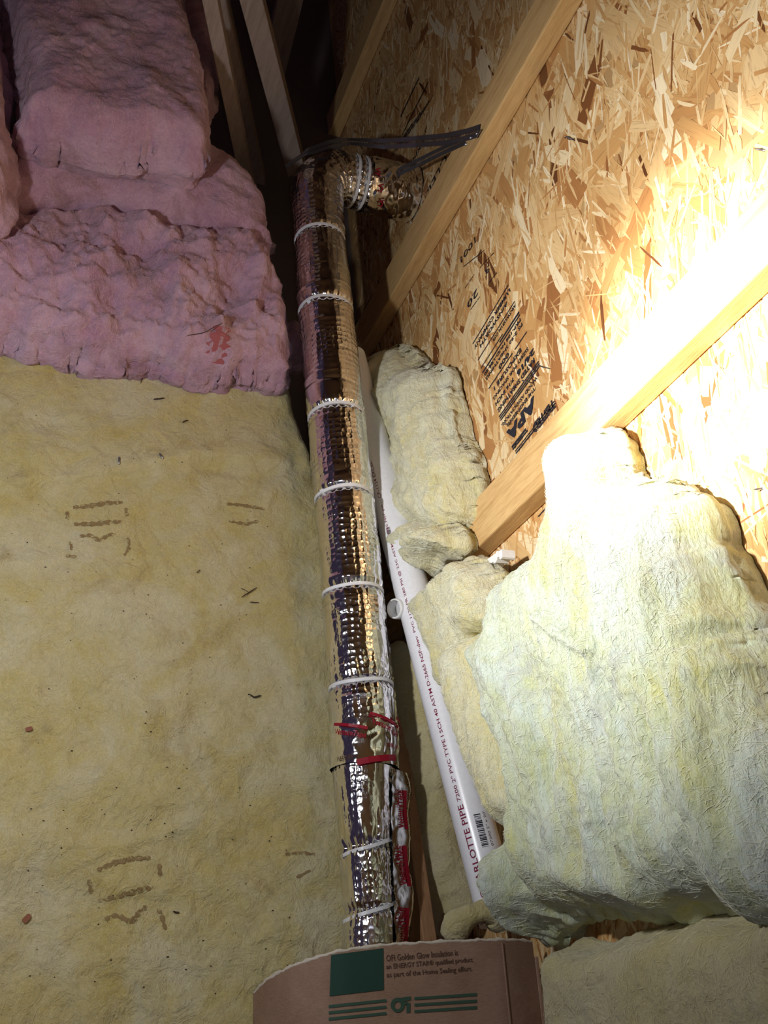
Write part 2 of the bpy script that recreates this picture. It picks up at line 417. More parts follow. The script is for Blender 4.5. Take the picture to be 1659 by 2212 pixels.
member((505, 120), (585, 500), 2.12, 0.030, 0.05, 'truss_web', 'faint dark truss web between the grey web and its twin', PINE_D)
a, b = on_y(625, 0, 2.6), on_y(590, 150, 2.6); d = unit(b - a)
v, f = frame_box((a + b) / 2, np.cross(d, (0, 1, 0)), (0, 1, 0), d, 0.07, 0.04, np.linalg.norm(b - a) + 0.5)
tag(mk('truss_web', v, f, PINE_D, smooth=False), 'short dim web crossing behind the grey slanted web', 'truss web', 'truss webs in the dark')

# ---------------------------------------------------------------- batts
def sdf_poly(P, poly):
    x, y = P[:, 0], P[:, 1]; best = np.full(len(P), 1e9); near = np.zeros_like(P); inside = np.zeros(len(P), bool)
    n = len(poly)
    for i in range(n):
        a, b = poly[i], poly[(i + 1) % n]; ab = b - a; L2 = ab @ ab + 1e-12
        t = np.clip(((P - a) @ ab) / L2, 0, 1); q = a + t[:, None] * ab; d = np.hypot(*(P - q).T)
        m = d < best; best[m] = d[m]; near[m] = q[m]
        cond = (a[1] > y) != (b[1] > y)
        with np.errstate(divide='ignore', invalid='ignore'):
            xi = (b[0] - a[0]) * (y - a[1]) / (b[1] - a[1]) + a[0]
        inside ^= cond & (x < xi)
    return np.where(inside, best, -best), near
def smooth_poly(poly, step, jit, freq, seed):
    poly = np.asarray(poly, float); out = []
    n = len(poly)
    for i in range(n):
        p0, p1, p2, p3 = poly[i - 1], poly[i], poly[(i + 1) % n], poly[(i + 2) % n]
        k = max(2, int(np.linalg.norm(p2 - p1) / step))
        for t in np.linspace(0, 1, k, endpoint=False):
            out.append(0.5 * ((2 * p1) + (-p0 + p2) * t + (2 * p0 - 5 * p1 + 4 * p2 - p3) * t * t + (-p0 + 3 * p1 - 3 * p2 + p3) * t ** 3))
    out = np.array(out)
    out[:, 0] += jit * fbm(out[:, 0] * freq, out[:, 1] * freq, 4, seed, 0.6); out[:, 1] += jit * fbm(out[:, 0] * freq, out[:, 1] * freq, 4, seed + 40, 0.6)
    return out
SURF = {}
class Batt: pass
def batt(name, key, outline, plane, base, T, mat, label, fibre=None, res=0.006, r=0.05, lump=0.012, lumpf=5.0, mid=0.004, midf=24,
         fine=0.0015, finef=90, stretch=(1, 1), jit=0.008, creases=(), steps=(), layer=0.0, seed=0, mid_level=None, nfib=0, power=0.5, group=None,
         extra=None, warp=0.0, edge=0.45):
    """a slab of wool: plane 'z' lies on the floor, plane 'x' leans on the wall; outline in pixels on the slab's face"""
    lvl = base + (T * 0.75 if plane == 'z' else -T * 0.75) if mid_level is None else mid_level
    if plane == 'z': pts = np.array([on_z(*p, lvl)[:2] for p in outline])
    else: pts = np.array([on_x(*p, lvl)[1:] for p in outline])
    poly = smooth_poly(pts, res * 2.5, jit, 28, seed)
    lo, hi = poly.min(0) - res, poly.max(0) + res
    nu, nv_ = int((hi[0] - lo[0]) / res) + 2, int((hi[1] - lo[1]) / res) + 2
    U, Vv = np.meshgrid(lo[0] + np.arange(nu) * res, lo[1] + np.arange(nv_) * res, indexing='ij')
    P = np.stack([U.ravel(), Vv.ravel()], 1); sd, near = sdf_poly(P, poly)
    keep = sd > -0.78 * res; Q = P.copy(); out = sd < 0.4 * res; Q[out & keep] = near[out & keep]
    sdc = np.where(out, 0.0, sd)
    def height(Q, sdc):
        u, v = Q[:, 0], Q[:, 1]
        e = np.clip(sdc / r, 0, 1); prof = edge + (1 - edge) * (1 - (1 - e) ** 2) ** power
        h = T * prof
        su, sv = stretch
        n = lump * fbm(u * lumpf * su, v * lumpf * sv, 3, seed + 1) * 1.6 + mid * (fbm(u * midf * su, v * midf * sv, 4, seed + 5) * 1.5 + 0.6 * ridged(u * midf * .5 * su, v * midf * .5 * sv, 2, seed + 8)) \
            + fine * fbm(u * finef, v * finef, 3, seed + 11, 0.7) * 1.5
        h = h + n * np.clip(0.35 + 0.65 * e, 0, 1)
        if layer > 0:
            along = u * 4 + v * 4
            h = h + layer * (1 - e) * ridged(sdc * 95 + 0.8 * fbm(u * 9, v * 9, 2, seed), along * 0.6, 2, seed + 21)
        for (pl, wd, dp) in creases:
            c = np.array([on_z(*p, lvl)[:2] if plane == 'z' else on_x(*p, lvl)[1:] for p in pl])
            dmin = np.full(len(Q), 1e9)
            for i in range(len(c) - 1):
                ab = c[i + 1] - c[i]; t = np.clip(((Q - c[i]) @ ab) / (ab @ ab), 0, 1)
                dmin = np.minimum(dmin, np.hypot(*(Q - (c[i] + t[:, None] * ab)).T))
            h = h + dp * np.exp(-(dmin / wd) ** 2) * np.clip(e * 3, 0, 1)
        for (pl, dp, fall) in steps:                       # a lapped layer: raised on the left side of the line, fading away
            c = np.array([on_z(*p, lvl)[:2] if plane == 'z' else on_x(*p, lvl)[1:] for p in pl])
            dmin = np.full(len(Q), 1e9); sgn = np.zeros(len(Q))
            for i in range(len(c) - 1):
                ab = c[i + 1] - c[i]; rel = Q - c[i]; t = np.clip((rel @ ab) / (ab @ ab), 0, 1)
                dd = np.hypot(*(rel - t[:, None] * ab).T); m = dd < dmin
                dmin[m] = dd[m]; sgn[m] = (ab[0] * rel[:, 1] - ab[1] * rel[:, 0])[m]
            h = h + dp * (sgn > 0) * np.exp(-dmin / fall) * np.clip(dmin / 0.012, 0, 1)
        if extra is not None: h = h + extra(u, v) * np.clip(e * 2, 0, 1)
        return np.maximum(h, 0.12 * T)
    h = height(Q, sdc)
    idx = -np.ones(len(P), int); idx[keep] = np.arange(keep.sum())
    G = idx.reshape(nu, nv_); a_, b_, c_, d_ = G[:-1, :-1], G[1:, :-1], G[1:, 1:], G[:-1, 1:]
    ok = (a_ >= 0) & (b_ >= 0) & (c_ >= 0) & (d_ >= 0)
    faces = np.stack([a_[ok], b_[ok], c_[ok], d_[ok]], 1)
    if plane == 'z': W3 = np.stack([Q[:, 0], Q[:, 1], base + h], 1)[keep]
    else:
        W3 = np.stack([base - h, Q[:, 0], Q[:, 1]], 1)[keep]; faces = faces[:, ::-1]
    if warp > 0:
        e1 = np.clip(sdc[keep] / r, 0, 1); amp = warp * (1 - e1)
        k = W3[:, 2] if plane == 'z' else W3[:, 0]
        q1 = fbm(Q[keep][:, 0] * 16, k * 45 + Q[keep][:, 1] * 16, 3, seed + 31); q2 = fbm(Q[keep][:, 1] * 16, k * 45 - Q[keep][:, 0] * 16, 3, seed + 33)
        ia, ib = (0, 1) if plane == 'z' else (1, 2)
        W3[:, ia] += amp * q1; W3[:, ib] += amp * q2
    nK = len(W3); fc = [tuple(q) for q in faces.tolist()]
    ed = np.concatenate([faces[:, [k, (k + 1) % 4]] for k in range(4)]); key_ = ed[:, 0] * nK + ed[:, 1]; rev = ed[:, 1] * nK + ed[:, 0]
    bd = ed[~np.isin(key_, rev)]; bv = np.unique(bd); pos_ = -np.ones(nK, int); pos_[bv] = np.arange(len(bv))
    ia, ib, ih = (0, 1, 2) if plane == 'z' else (1, 2, 0)
    nrm2 = np.zeros((nK, 2)); dv = W3[bd[:, 1]][:, [ia, ib]] - W3[bd[:, 0]][:, [ia, ib]]
    sg2 = 1 if plane == 'z' else -1
    nn2 = np.stack([dv[:, 1], -dv[:, 0]], 1) * sg2
    np.add.at(nrm2, bd[:, 0], nn2); np.add.at(nrm2, bd[:, 1], nn2); nrm2 /= np.linalg.norm(nrm2, axis=1)[:, None] + 1e-9
    rows = 6; prev = bv; allv = [W3]; cnt = nK
    for k in range(1, rows + 1):
        fr_ = k / rows; rowv = W3[bv].copy(); top_h = rowv[:, ih]; rowv[:, ih] = top_h + (base - top_h) * fr_
        hh_ = np.abs(top_h - base) * (1 - fr_)
        am = (0.006 if k < rows else 0.0) * (1 + 1.5 * warp / 0.01)
        jt = am * (noise2(hh_ * 130, rowv[:, ia] * 6 + rowv[:, ib] * 6, seed + 50) + 0.6 * fbm(rowv[:, ia] * 40 + hh_ * 60, rowv[:, ib] * 40, 3, seed + 51))
        bulge = 0.10 * T * math.sin(math.pi * min(fr_, 0.9))
        rowv[:, [ia, ib]] += nrm2[bv] * (jt + bulge)[:, None]
        ids = np.arange(cnt, cnt + len(bv)); allv.append(rowv)
        fc += [(int(b2), int(a2), int(ids[pos_[a2]]) if True else 0, int(ids[pos_[b2]])) for a2, b2 in bd] if k == 1 else [(int(prev[pos_[b2]]), int(prev[pos_[a2]]), int(ids[pos_[a2]]), int(ids[pos_[b2]])) for a2, b2 in bd]
        prev = ids; cnt += len(bv)
    o = mk(name, np.concatenate(allv), fc, mat); tag(o, label, 'insulation', group)
    B = Batt(); B.o = o; B.plane = plane; B.base = base; B.T = T; B.poly = poly
    HG = np.where(keep, h, 0.0).reshape(nu, nv_)
    def at(px, py, lift=0.001):
        d = base + T if plane == 'z' else base - T
        for _ in range(12):
            p = on_z(px, py, d) if plane == 'z' else on_x(px, py, d)
            q = (p[:2] if plane == 'z' else p[1:]); g = (q - lo) / res; g = np.clip(g, 0, [nu - 2.001, nv_ - 2.001]); i0 = g.astype(int); fu, fv_ = g - i0
            a0, b0 = i0; hh = (HG[a0, b0] * (1 - fu) + HG[a0 + 1, b0] * fu) * (1 - fv_) + (HG[a0, b0 + 1] * (1 - fu) + HG[a0 + 1, b0 + 1] * fu) * fv_ + lift
            d = 0.4 * d + 0.6 * (base + hh if plane == 'z' else base - hh)
        return on_z(px, py, d) if plane == 'z' else on_x(px, py, d)
    B.at = at; SURF[key] = B
    if fibre is not None and nfib:
        fr = np.random.default_rng(seed + 77); Qk, ek = Q[keep], sdc[keep]
        wgt = 1.0 + 1.2 * np.exp(-(ek / (r * 0.6)) ** 2); wgt /= wgt.sum()
        pick = fr.choice(len(W3), nfib, p=wgt); st = Qk[pick]; th = fr.uniform(0, 2 * np.pi, nfib); L = fr.uniform(0.006, 0.026, nfib) * 0.5
        def lifted(q, lf):
            g = np.clip((q - lo) / res, 0, [nu - 2.001, nv_ - 2.001]); i0 = g.astype(int); fu, fv_ = (g - i0).T; a0, b0 = i0.T
            hh = (HG[a0, b0] * (1 - fu) + HG[a0 + 1, b0] * fu) * (1 - fv_) + (HG[a0, b0 + 1] * (1 - fu) + HG[a0 + 1, b0 + 1] * fu) * fv_ + lf
            return (np.stack([q[:, 0], q[:, 1], base + hh], 1) if plane == 'z' else np.stack([base - hh, q[:, 0], q[:, 1]], 1)), hh
        pts_, off_ = [], fr.uniform(0.00012, 0.00030, nfib); cur = st; ok_ = np.ones(nfib, bool); h0_ = None
        for k in range(4):
            P3_, hh = lifted(cur, fr.uniform(-0.0002, 0.0022, nfib))
            if h0_ is not None: ok_ &= np.abs(hh - h0_) < 0.010
            h0_ = hh; side = np.stack([-np.sin(th), np.cos(th)], 1) * (off_ * (1 - 0.25 * k))[:, None]
            sd3 = np.concatenate([side, np.zeros((nfib, 1))], 1) if plane == 'z' else np.concatenate([np.zeros((nfib, 1)), side], 1)
            pts_.append((P3_ - sd3, P3_ + sd3)); cur = cur + np.stack([np.cos(th), np.sin(th)], 1) * (L * 0.66)[:, None]; th = th + fr.normal(0, 0.35, nfib)
        arr = np.stack([p for pr in pts_ for p in pr], 1)[ok_]; m = len(arr); b0_ = (np.arange(m) * 8)[:, None]
        ff = np.concatenate([b0_ + np.array([2 * k, 2 * k + 1, 2 * k + 3, 2 * k + 2]) for k in range(3)]).tolist(); fv = arr.reshape(-1, 3)
        tag(mk('loose_fibers', fv, ff, fibre, o, smooth=False), kind='stuff')
    return B

YG = None
batt('yellow_floor_batt', 'floor', [(-420, 640), (0, 720), (300, 740), (560, 760), (636, 812), (668, 905), (735, 1100), (775, 1300), (810, 1500), (840, 1800), (860, 2060), (880, 2420), (300, 2500), (-520, 2500)],
     'z', FLOOR_Z, 0.30, YEL, 'wide flat yellow fiberglass batt covering the floor left of the duct', FIB_Y, res=0.006, r=0.045, lump=0.012, lumpf=4.5, mid=0.0045, midf=15, fine=0.0016, finef=70,
     jit=0.006, seed=1, nfib=16000, mid_level=0.145,
     creases=[([(640, 1005), (560, 1040), (480, 1020), (430, 1015)], 0.010, -0.006), ([(620, 1010), (590, 1060), (570, 1100)], 0.008, 0.005), ([(210, 1840), (330, 1810), (430, 1770)], 0.008, 0.004)],
     steps=[([(-200, 1085), (0, 1066), (200, 1046), (330, 1020), (430, 1000), (560, 1010)], 0.016, 0.09)])
batt('pink_batt', 'p1', [(-260, 560), (0, 500), (160, 470), (330, 500), (480, 520), (565, 560), (600, 660), (622, 760), (615, 822), (540, 815), (440, 818), (330, 785), (220, 778), (120, 760), (0, 742), (-260, 720)],
     'z', 0.135, 0.125, PINK, 'torn pink batt whose ragged front edge lies on the yellow floor batt', FIB_P, res=0.0045, r=0.05, lump=0.034, lumpf=9, mid=0.015, midf=22, fine=0.006, finef=85, jit=0.016, seed=2,
     layer=0.006, nfib=16000, mid_level=0.19, warp=0.012, power=0.6, group='pink batts')
batt('pink_batt', 'p2', [(-260, 420), (0, 345), (200, 330), (440, 345), (545, 430), (572, 520), (560, 552), (330, 500), (160, 468), (0, 495), (-260, 555)],
     'z', 0.135, 0.15, PINK, 'dusky pink batt wedged between the torn batt and the thick upper one', FIB_P, res=0.006, r=0.06, lump=0.02, lumpf=7, mid=0.008, midf=20, fine=0.002, jit=0.014, seed=3, nfib=4000, mid_level=0.20, warp=0.01, group='pink batts')
batt('pink_batt', 'p3', [(-40, -120), (20, 60), (52, 250), (45, 300), (140, 330), (230, 348), (330, 352), (425, 372), (440, 290), (420, 180), (385, 60), (350, -120)],
     'z', 0.29, 0.14, PINK, 'thick pink batt with a clean cut front face, highest in the stack', FIB_P, res=0.005, r=0.045, lump=0.014, lumpf=6, mid=0.006, midf=22, fine=0.003, jit=0.008, seed=4, layer=0.002, nfib=8000,
     mid_level=0.33, warp=0.008, power=0.4, group='pink batts')
batt('pink_batt', 'p4', [(372, -120), (390, 60), (418, 170), (432, 235), (462, 215), (470, 90), (468, -120)],
     'z', 0.20, 0.10, PINKD, 'narrow dim pink batt behind the right edge of the thick upper one', FIB_P, res=0.006, r=0.04, lump=0.012, jit=0.01, seed=5, nfib=300, mid_level=0.27, warp=0.008, group='pink batts')
batt('pink_batt', 'p5', [(-260, -60), (-40, -20), (-6, 60), (8, 150), (20, 330), (14, 410), (-40, 420), (-260, 400)],
     'z', 0.28, 0.17, PINKD, 'pink batt cut off by the left picture edge beside the thick one', FIB_P, res=0.006, r=0.05, lump=0.014, jit=0.01, seed=6, nfib=500, mid_level=0.40, warp=0.008, group='pink batts')
batt('pink_tuft', 'tuft', [(612, 700), (640, 690), (668, 720), (672, 760), (640, 765), (612, 745)], 'z', 0.06, 0.09, PINK, 'small pink wool tuft pressed against the duct', FIB_P, res=0.004, r=0.03, lump=0.012, lumpf=16, mid=0.006,
     jit=0.008, seed=8, nfib=260, mid_level=0.13)
batt('yellow_strip_batt', 'strip', [(858, 1380), (900, 1390), (960, 1560), (1010, 1760), (1060, 1950), (1040, 2010), (985, 2020), (938, 1960), (912, 1860), (892, 1720), (872, 1560)],
     'z', 0.02, 0.19, YEL_SHADE, 'narrow yellow batt strip lying under the white pipe', FIB_Y, res=0.005, r=0.045, lump=0.012, lumpf=9, mid=0.004, jit=0.008, seed=9, nfib=3000, mid_level=0.19)

# wall batts (thickness runs out from the sheathing)
XB = WALL_X - 0.002
batt('yellow_batt', 'a', [(836, 756), (862, 764), (893, 800), (925, 798), (942, 845), (958, 915), (985, 1000), (998, 1070), (996, 1118), (970, 1146), (940, 1155), (900, 1158), (862, 1135), (838, 1080), (812, 1020), (790, 950), (778, 880), (790, 800)],
     'x', WALL_X - 0.004, 0.115, CREAM, 'upright cream batt leaning on the sheathing between two studs', FIB_W, res=0.0035, r=0.06, lump=0.018, lumpf=9, mid=0.010, midf=24, fine=0.004, stretch=(0.55, 1.3), jit=0.014, seed=12,
     nfib=9000, mid_level=0.755, warp=0.006, power=0.6, creases=[([(845, 800), (880, 1000), (905, 1110)], 0.018, 0.012), ([(930, 860), (960, 1000), (985, 1090)], 0.006, -0.006)])
batt('wool_clump', 'a2', [(880, 1140), (905, 1118), (935, 1135), (955, 1152), (962, 1178), (940, 1188), (922, 1202), (908, 1230), (892, 1216), (878, 1198), (864, 1168)],
     'x', WALL_X - 0.042, 0.105, CREAM, 'ragged wool clump at the lower end of the upright cream batt', FIB_W, res=0.003, r=0.035, lump=0.022, lumpf=16, mid=0.012, midf=34, fine=0.004, jit=0.009, seed=13, nfib=3000, mid_level=0.715, warp=0.006, power=0.6)
batt('wool_clump', 'b', [(958, 1252), (985, 1216), (1008, 1214), (1032, 1238), (1050, 1274), (1062, 1310), (1058, 1350), (1022, 1385), (1015, 1440), (1000, 1500), (974, 1490), (952, 1430), (928, 1350), (912, 1312), (926, 1280)],
     'x', WALL_X - 0.042, 0.10, CREAM, 'torn cream wool clump over the stud foot beside the white bracket', FIB_W, res=0.0035, r=0.045, lump=0.018, lumpf=11, mid=0.010, midf=28, fine=0.004, stretch=(0.6, 1.2), jit=0.010, seed=14, nfib=4500, mid_level=0.72, warp=0.007,
     creases=[([(975, 1215), (1000, 1300), (1012, 1400)], 0.010, -0.022), ([(1012, 1390), (1005, 1440)], 0.01, -0.02)])
batt('wool_flap', 'c', [(1000, 1375), (1030, 1372), (1052, 1420), (1075, 1500), (1105, 1600), (1132, 1690), (1138, 1750), (1122, 1790), (1088, 1796), (1056, 1742), (1024, 1650), (994, 1545), (970, 1450), (976, 1395)],
     'x', WALL_X - 0.03, 0.125, CREAM, 'rolled yellow flap hanging along the white pipe', FIB_W, res=0.0035, r=0.045, lump=0.010, lumpf=8, mid=0.007, midf=22, fine=0.003, stretch=(0.5, 1.6), jit=0.006, seed=15, nfib=3000, mid_level=0.70, warp=0.004, power=0.6)
def d_folds(u, v):
    return 0.010 * ridged(u * 2.2 + 0.4 * v, v * 9 + 1.5 * noise2(u * 3, v * 3, 4), 2, 90) + 0.006 * ridged(u * 4, v * 26, 2, 91) + 0.0055 * np.clip((v - 0.66) / 0.12, 0, 1) * ridged(u * 3.5, v * 62 + 2.0 * noise2(u * 5, v * 5, 6), 2, 93)
batt('draped_batt', 'd', [(1030, 1382), (1090, 1345), (1104, 1272), (1124, 1232), (1168, 1202), (1196, 1165), (1202, 1080), (1200, 990), (1222, 938), (1254, 952), (1272, 1005), (1300, 1045), (1362, 1052), (1420, 1078), (1450, 1112), (1482, 1205), (1540, 1322), (1600, 1440), (1659, 1545), (1760, 1720), (1800, 1990), (1640, 2005), (1605, 1990), (1560, 1925), (1500, 1950), (1400, 1972), (1290, 1962), (1200, 1960), (1160, 1985), (1128, 2035), (1116, 1985), (1098, 1905), (1104, 1815), (1128, 1790), (1130, 1700), (1095, 1600), (1062, 1480)],
     'x', WALL_X - 0.003, 0.14, PALE, 'large pale green batt slumped against the wall under the glare', FIB_W, res=0.004, r=0.075, lump=0.022, lumpf=6, mid=0.011, midf=20, fine=0.0035, stretch=(0.45, 1.5), jit=0.016, seed=16, layer=0.004, nfib=15000,
     mid_level=0.725, warp=0.005, power=0.55, extra=d_folds,
     creases=[([(1190, 1300), (1230, 1500), (1260, 1750)], 0.02, -0.016), ([(1265, 1340), (1330, 1395), (1365, 1405)], 0.009, 0.016), ([(1090, 1800), (1140, 1930), (1130, 2020)], 0.025, 0.02), ([(1150, 1800), (1165, 1900)], 0.014, -0.025),
              ([(1380, 1480), (1400, 1520)], 0.012, -0.014), ([(1270, 1900), (1400, 1935)], 0.02, 0.018)])
batt('yellow_batt', 'e', [(1186, 2062), (1244, 2060), (1330, 2036), (1430, 2010), (1510, 1990), (1600, 2000), (1800, 1960), (1850, 2500), (1200, 2500), (1190, 2250)],
     'x', WALL_X - 0.003, 0.10, YEL_SHADE, 'flat shade-toned yellow batt on the wall below the large draped one', FIB_Y, res=0.006, r=0.035, lump=0.010, lumpf=5, mid=0.003, midf=18, jit=0.005, seed=17, nfib=5000, mid_level=0.745, power=0.45)
pth = [on_z(*p, z) for p, z in (((982, 2022), 0.30), ((986, 1998), 0.315), ((1010, 1980), 0.325), ((1040, 1968), 0.335), ((1066, 1966), 0.335), ((1084, 1990), 0.32))]
t_ = np.linspace(0, 1, 26); pth = np.stack([np.interp(t_, np.linspace(0, 1, 6), np.array(pth)[:, k]) for k in range(3)], 1)
v, f = tube(pth, 0.019 + 0.004 * np.sin(t_ * 9), 20); nrm_ = fbm(v[:, 0] * 60, v[:, 1] * 60 + v[:, 2] * 50, 3, 3); v = v + 0.006 * nrm_[:, None] * np.array([0.4, 0.4, 1.0])
tag(mk('wool_roll', v, f, YEL_SHADE), 'small curled roll of wool at the foot of the white pipe', 'insulation')

# brown board glimpsed between the duct and the strip
a, b = on_z(862, 1560, 0.16), on_z(938, 2090, 0.23); d = unit(b - a); s_ = unit(np.cross(d, (0, 0, 1)))
v, f = frame_box((a + b) / 2 - np.array([0, 0, 0.03]), s_, np.cross(s_, d), d, 0.024, 0.06, np.linalg.norm(b - a), 0.002)
tag(mk('board', v, f, PINE_B, smooth=False), 'brown board edge between the foil duct and the yellow strip', 'board')

# ---------------------------------------------------------------- text helpers
def text_geo(body, offset=0.0):
    cu = bpy.data.curves.new('txt', 'FONT'); cu.body = body; cu.size = 1.0; cu.resolution_u = 2; cu.offset = offset
    ob = bpy.data.objects.new('txt', cu); COL.objects.link(ob); bpy.context.view_layer.update()
    me = bpy.data.meshes.new_from_object(ob)
    vs = np.array([tuple(v_.co) for v_ in me.vertices]).reshape(-1, 3); fs = [tuple(p.vertices) for p in me.polygons]
    bpy.data.objects.remove(ob); bpy.data.curves.remove(cu); bpy.data.meshes.remove(me)
    if len(vs): vs[:, 0] -= vs[:, 0].min(); vs[:, 1] -= vs[:, 1].min()
    return vs[:, :2], fs
def place(geo, o, ex, ey, width, height):
    vs, fs = geo; s = np.array([width / vs[:, 0].max(), height / vs[:, 1].max()])
    q = vs * s
    return np.asarray(o) + np.outer(q[:, 0], unit(ex)) + np.outer(q[:, 1], unit(ey)), fs

# ---------------------------------------------------------------- stamp on the sheathing
XP = WALL_X - 0.0030
S0, S1, E0, E1 = np.array([1208., 893.]), np.array([1096., 612.]), np.array([1118., 1006.]), np.array([1018., 742.])
stamp_v, stamp_f = [], []; 
def add_stamp(vs, fs, store):
    k = sum(len(a_) for a_ in store[0]); store[0].append(vs); store[1].extend([tuple(i + k for i in f_) for f_ in fs])
def row(store, q, h, body, a=0.0, b=1.0, off=0.0):
    s = on_x(*(S0 + (S1 - S0) * q), XP); e = on_x(*(E0 + (E1 - E0) * q), XP); d = e - s; L = np.linalg.norm(d)
    ex = unit(d); ey = unit(np.cross(ex, (-1, 0, 0))); ey = -ey if ey[1] > 0 else ey
    o = s + d * a
    if body == '|':
        vs = np.array([o, o + ex * L * (b - a), o + ex * L * (b - a) + ey * h, o + ey * h]); fs = [(0, 1, 2, 3)]
    else:
        vs, fs = place(text_geo(body, off + 0.012), o, ex, ey, L * (b - a), h)
    add_stamp(vs, fs, store)
K, KF = ([], []), ([], [])
row(K, 0.045, 0.010, 'Engineered', 0.42, 0.98, 0.012); row(K, 0.02, 0.002, '|', 0.3, 1.0); row(K, 0.085, 0.0028, '|', 0.0, 0.95); row(K, 0.10, 0.002, '|', 0.0, 0.95)
row(K, 0.15, 0.0045, '|', 0.62, 0.98); row(K, 0.13, 0.0030, '|', 0.6, 0.98); row(KF, 0.12, 0.020, 'TESTED', 0.0, 0.5, 0.03)
row(K, 0.265, 0.026, 'APA', 0.28, 0.98, 0.035)
row(K, 0.305, 0.0075, 'THE ENGINEERED', 0.22, 0.92, 0.012); row(K, 0.345, 0.0075, 'WOOD ASSOCIATION', 0.12, 0.98, 0.012)
for k in (0.375, 0.39, 0.405): row(K, k, 0.0026, '|', 0.0, 1.0)
row(K, 0.455, 0.0095, 'RATED SHEATHING', 0.05, 0.98, 0.015)
row(K, 0.505, 0.012, '24/16', 0.0, 0.42, 0.03); row(K, 0.505, 0.0085, '7/16 INCH', 0.5, 0.98, 0.015)
row(K, 0.55, 0.0075, 'SIZED FOR SPACING', 0.08, 0.98, 0.01); row(K, 0.60, 0.0095, 'EXPOSURE 1', 0.2, 0.9, 0.015)
row(K, 0.632, 0.0022, '|', 0.0, 0.30); row(K, 0.632, 0.0022, '|', 0.36, 1.0); row(K, 0.67, 0.010, '000', 0.42, 0.68, 0.012)
row(K, 0.71, 0.0075, 'PS 2-92 SHEATHING', 0.02, 0.98, 0.01); row(K, 0.745, 0.0075, 'PRP-108 HUD-UM-40', 0.02, 0.98, 0.01)
row(K, 0.765, 0.003, '|', 0.0, 1.0); row(K, 0.785, 0.004, '|', 0.0, 0.5); row(K, 0.80, 0.002, '|', 0.4, 1.0)
row(KF, 0.85, 0.008, 'AINSWORTH OSB', 0.0, 0.6, 0.02); row(K, 0.865, 0.002, '|', 0.0, 1.0)
row(K, 0.925, 0.009, 'AINSWORTH', 0.12, 0.86, 0.012); row(K, 0.965, 0.009, 'LUMBER COMPANY', 0.0, 0.98, 0.012); row(K, 0.99, 0.0022, '|', 0.0, 0.98)
# loose digits and ruled lines left of the stamp
def px_text(store, body, p0, p1, h, off=0.012):
    s, e = on_x(*p0, XP), on_x(*p1, XP); ex = unit(e - s); ey = np.cross(ex, (-1, 0, 0)); ey = -ey if ey[1] > 0 else ey
    vs, fs = place(text_geo(body, off), s, ex, ey, np.linalg.norm(e - s), h); add_stamp(vs, fs, store)
def px_line(store, p0, p1, h):
    s, e = on_x(*p0, XP), on_x(*p1, XP); ex = unit(e - s); ey = np.cross(ex, (-1, 0, 0)); ey = -ey if ey[1] > 0 else ey
    add_stamp(np.array([s, e, e + ey * h, s + ey * h]), [(0, 1, 2, 3)], store)
px_text(KF, '20', (1030, 622), (1008, 655), 0.016); px_line(KF, (1036, 640), (1016, 668), 0.0018)
px_text(KF, '3', (1056, 570), (1047, 584), 0.014); px_line(KF, (1073, 588), (1054, 612), 0.0018)
px_text(KF, '1001', (1026, 510), (994, 556), 0.015); px_line(KF, (1048, 538), (1000, 576), 0.0016); px_line(KF, (1066, 545), (1036, 578), 0.0016); px_line(KF, (1024, 592), (1004, 622), 0.0014)
px_text(KF, 'CLEL', (962, 330), (922, 412), 0.030, 0.004); px_line(KF, (974, 350), (940, 405), 0.0018)
for k in range(7):
    px_line(KF, (935 - k * 9, 205 + k * 12), (900 - k * 9, 265 + k * 12), 0.0022 + 0.001 * (k % 2))
px_line(KF, (925, 175), (868, 290), 0.005); px_line(KF, (905, 165), (865, 250), 0.006); px_text(KF, 'EXPO', (915, 300), (885, 352), 0.012, 0.02)
row(K, -0.30, 0.004, '|', 0.62, 0.98); row(K, -0.42, 0.002, '|', 0.5, 0.98)
sp = mk('printed_stamp', np.concatenate(K[0]), K[1], INK_K, wall, smooth=False); tag(sp, 'black printed grade stamp')
sp = mk('printed_marks', np.concatenate(KF[0]), KF[1], INK_KF, wall, smooth=False); tag(sp, 'worn black printed digits and lines')
# nail points poking through the board
for (px, py, ddx, ddy) in [(1240, 302, -22, -8), (1128, 822, 16, 4), (1084, 917, 16, -3), (1652, 325, -24, -4), (1582, 1240, 22, -8), (1620, 1268, 24, -10), (1648, 1055, -22, 3), (1165, 790, 18, 6)]:
    a = on_x(px, py, WALL_X - 0.001); q = on_x(px + ddx, py + ddy, WALL_X - 0.012)
    pts_ = np.linspace(a, q, 5); v, f = tube(pts_, np.array([0.0014, 0.0014, 0.0014, 0.0010, 0.0002]), 8, up=(0.3, 0.2, 1))
    mk('nail', v, f, NAIL, wall)

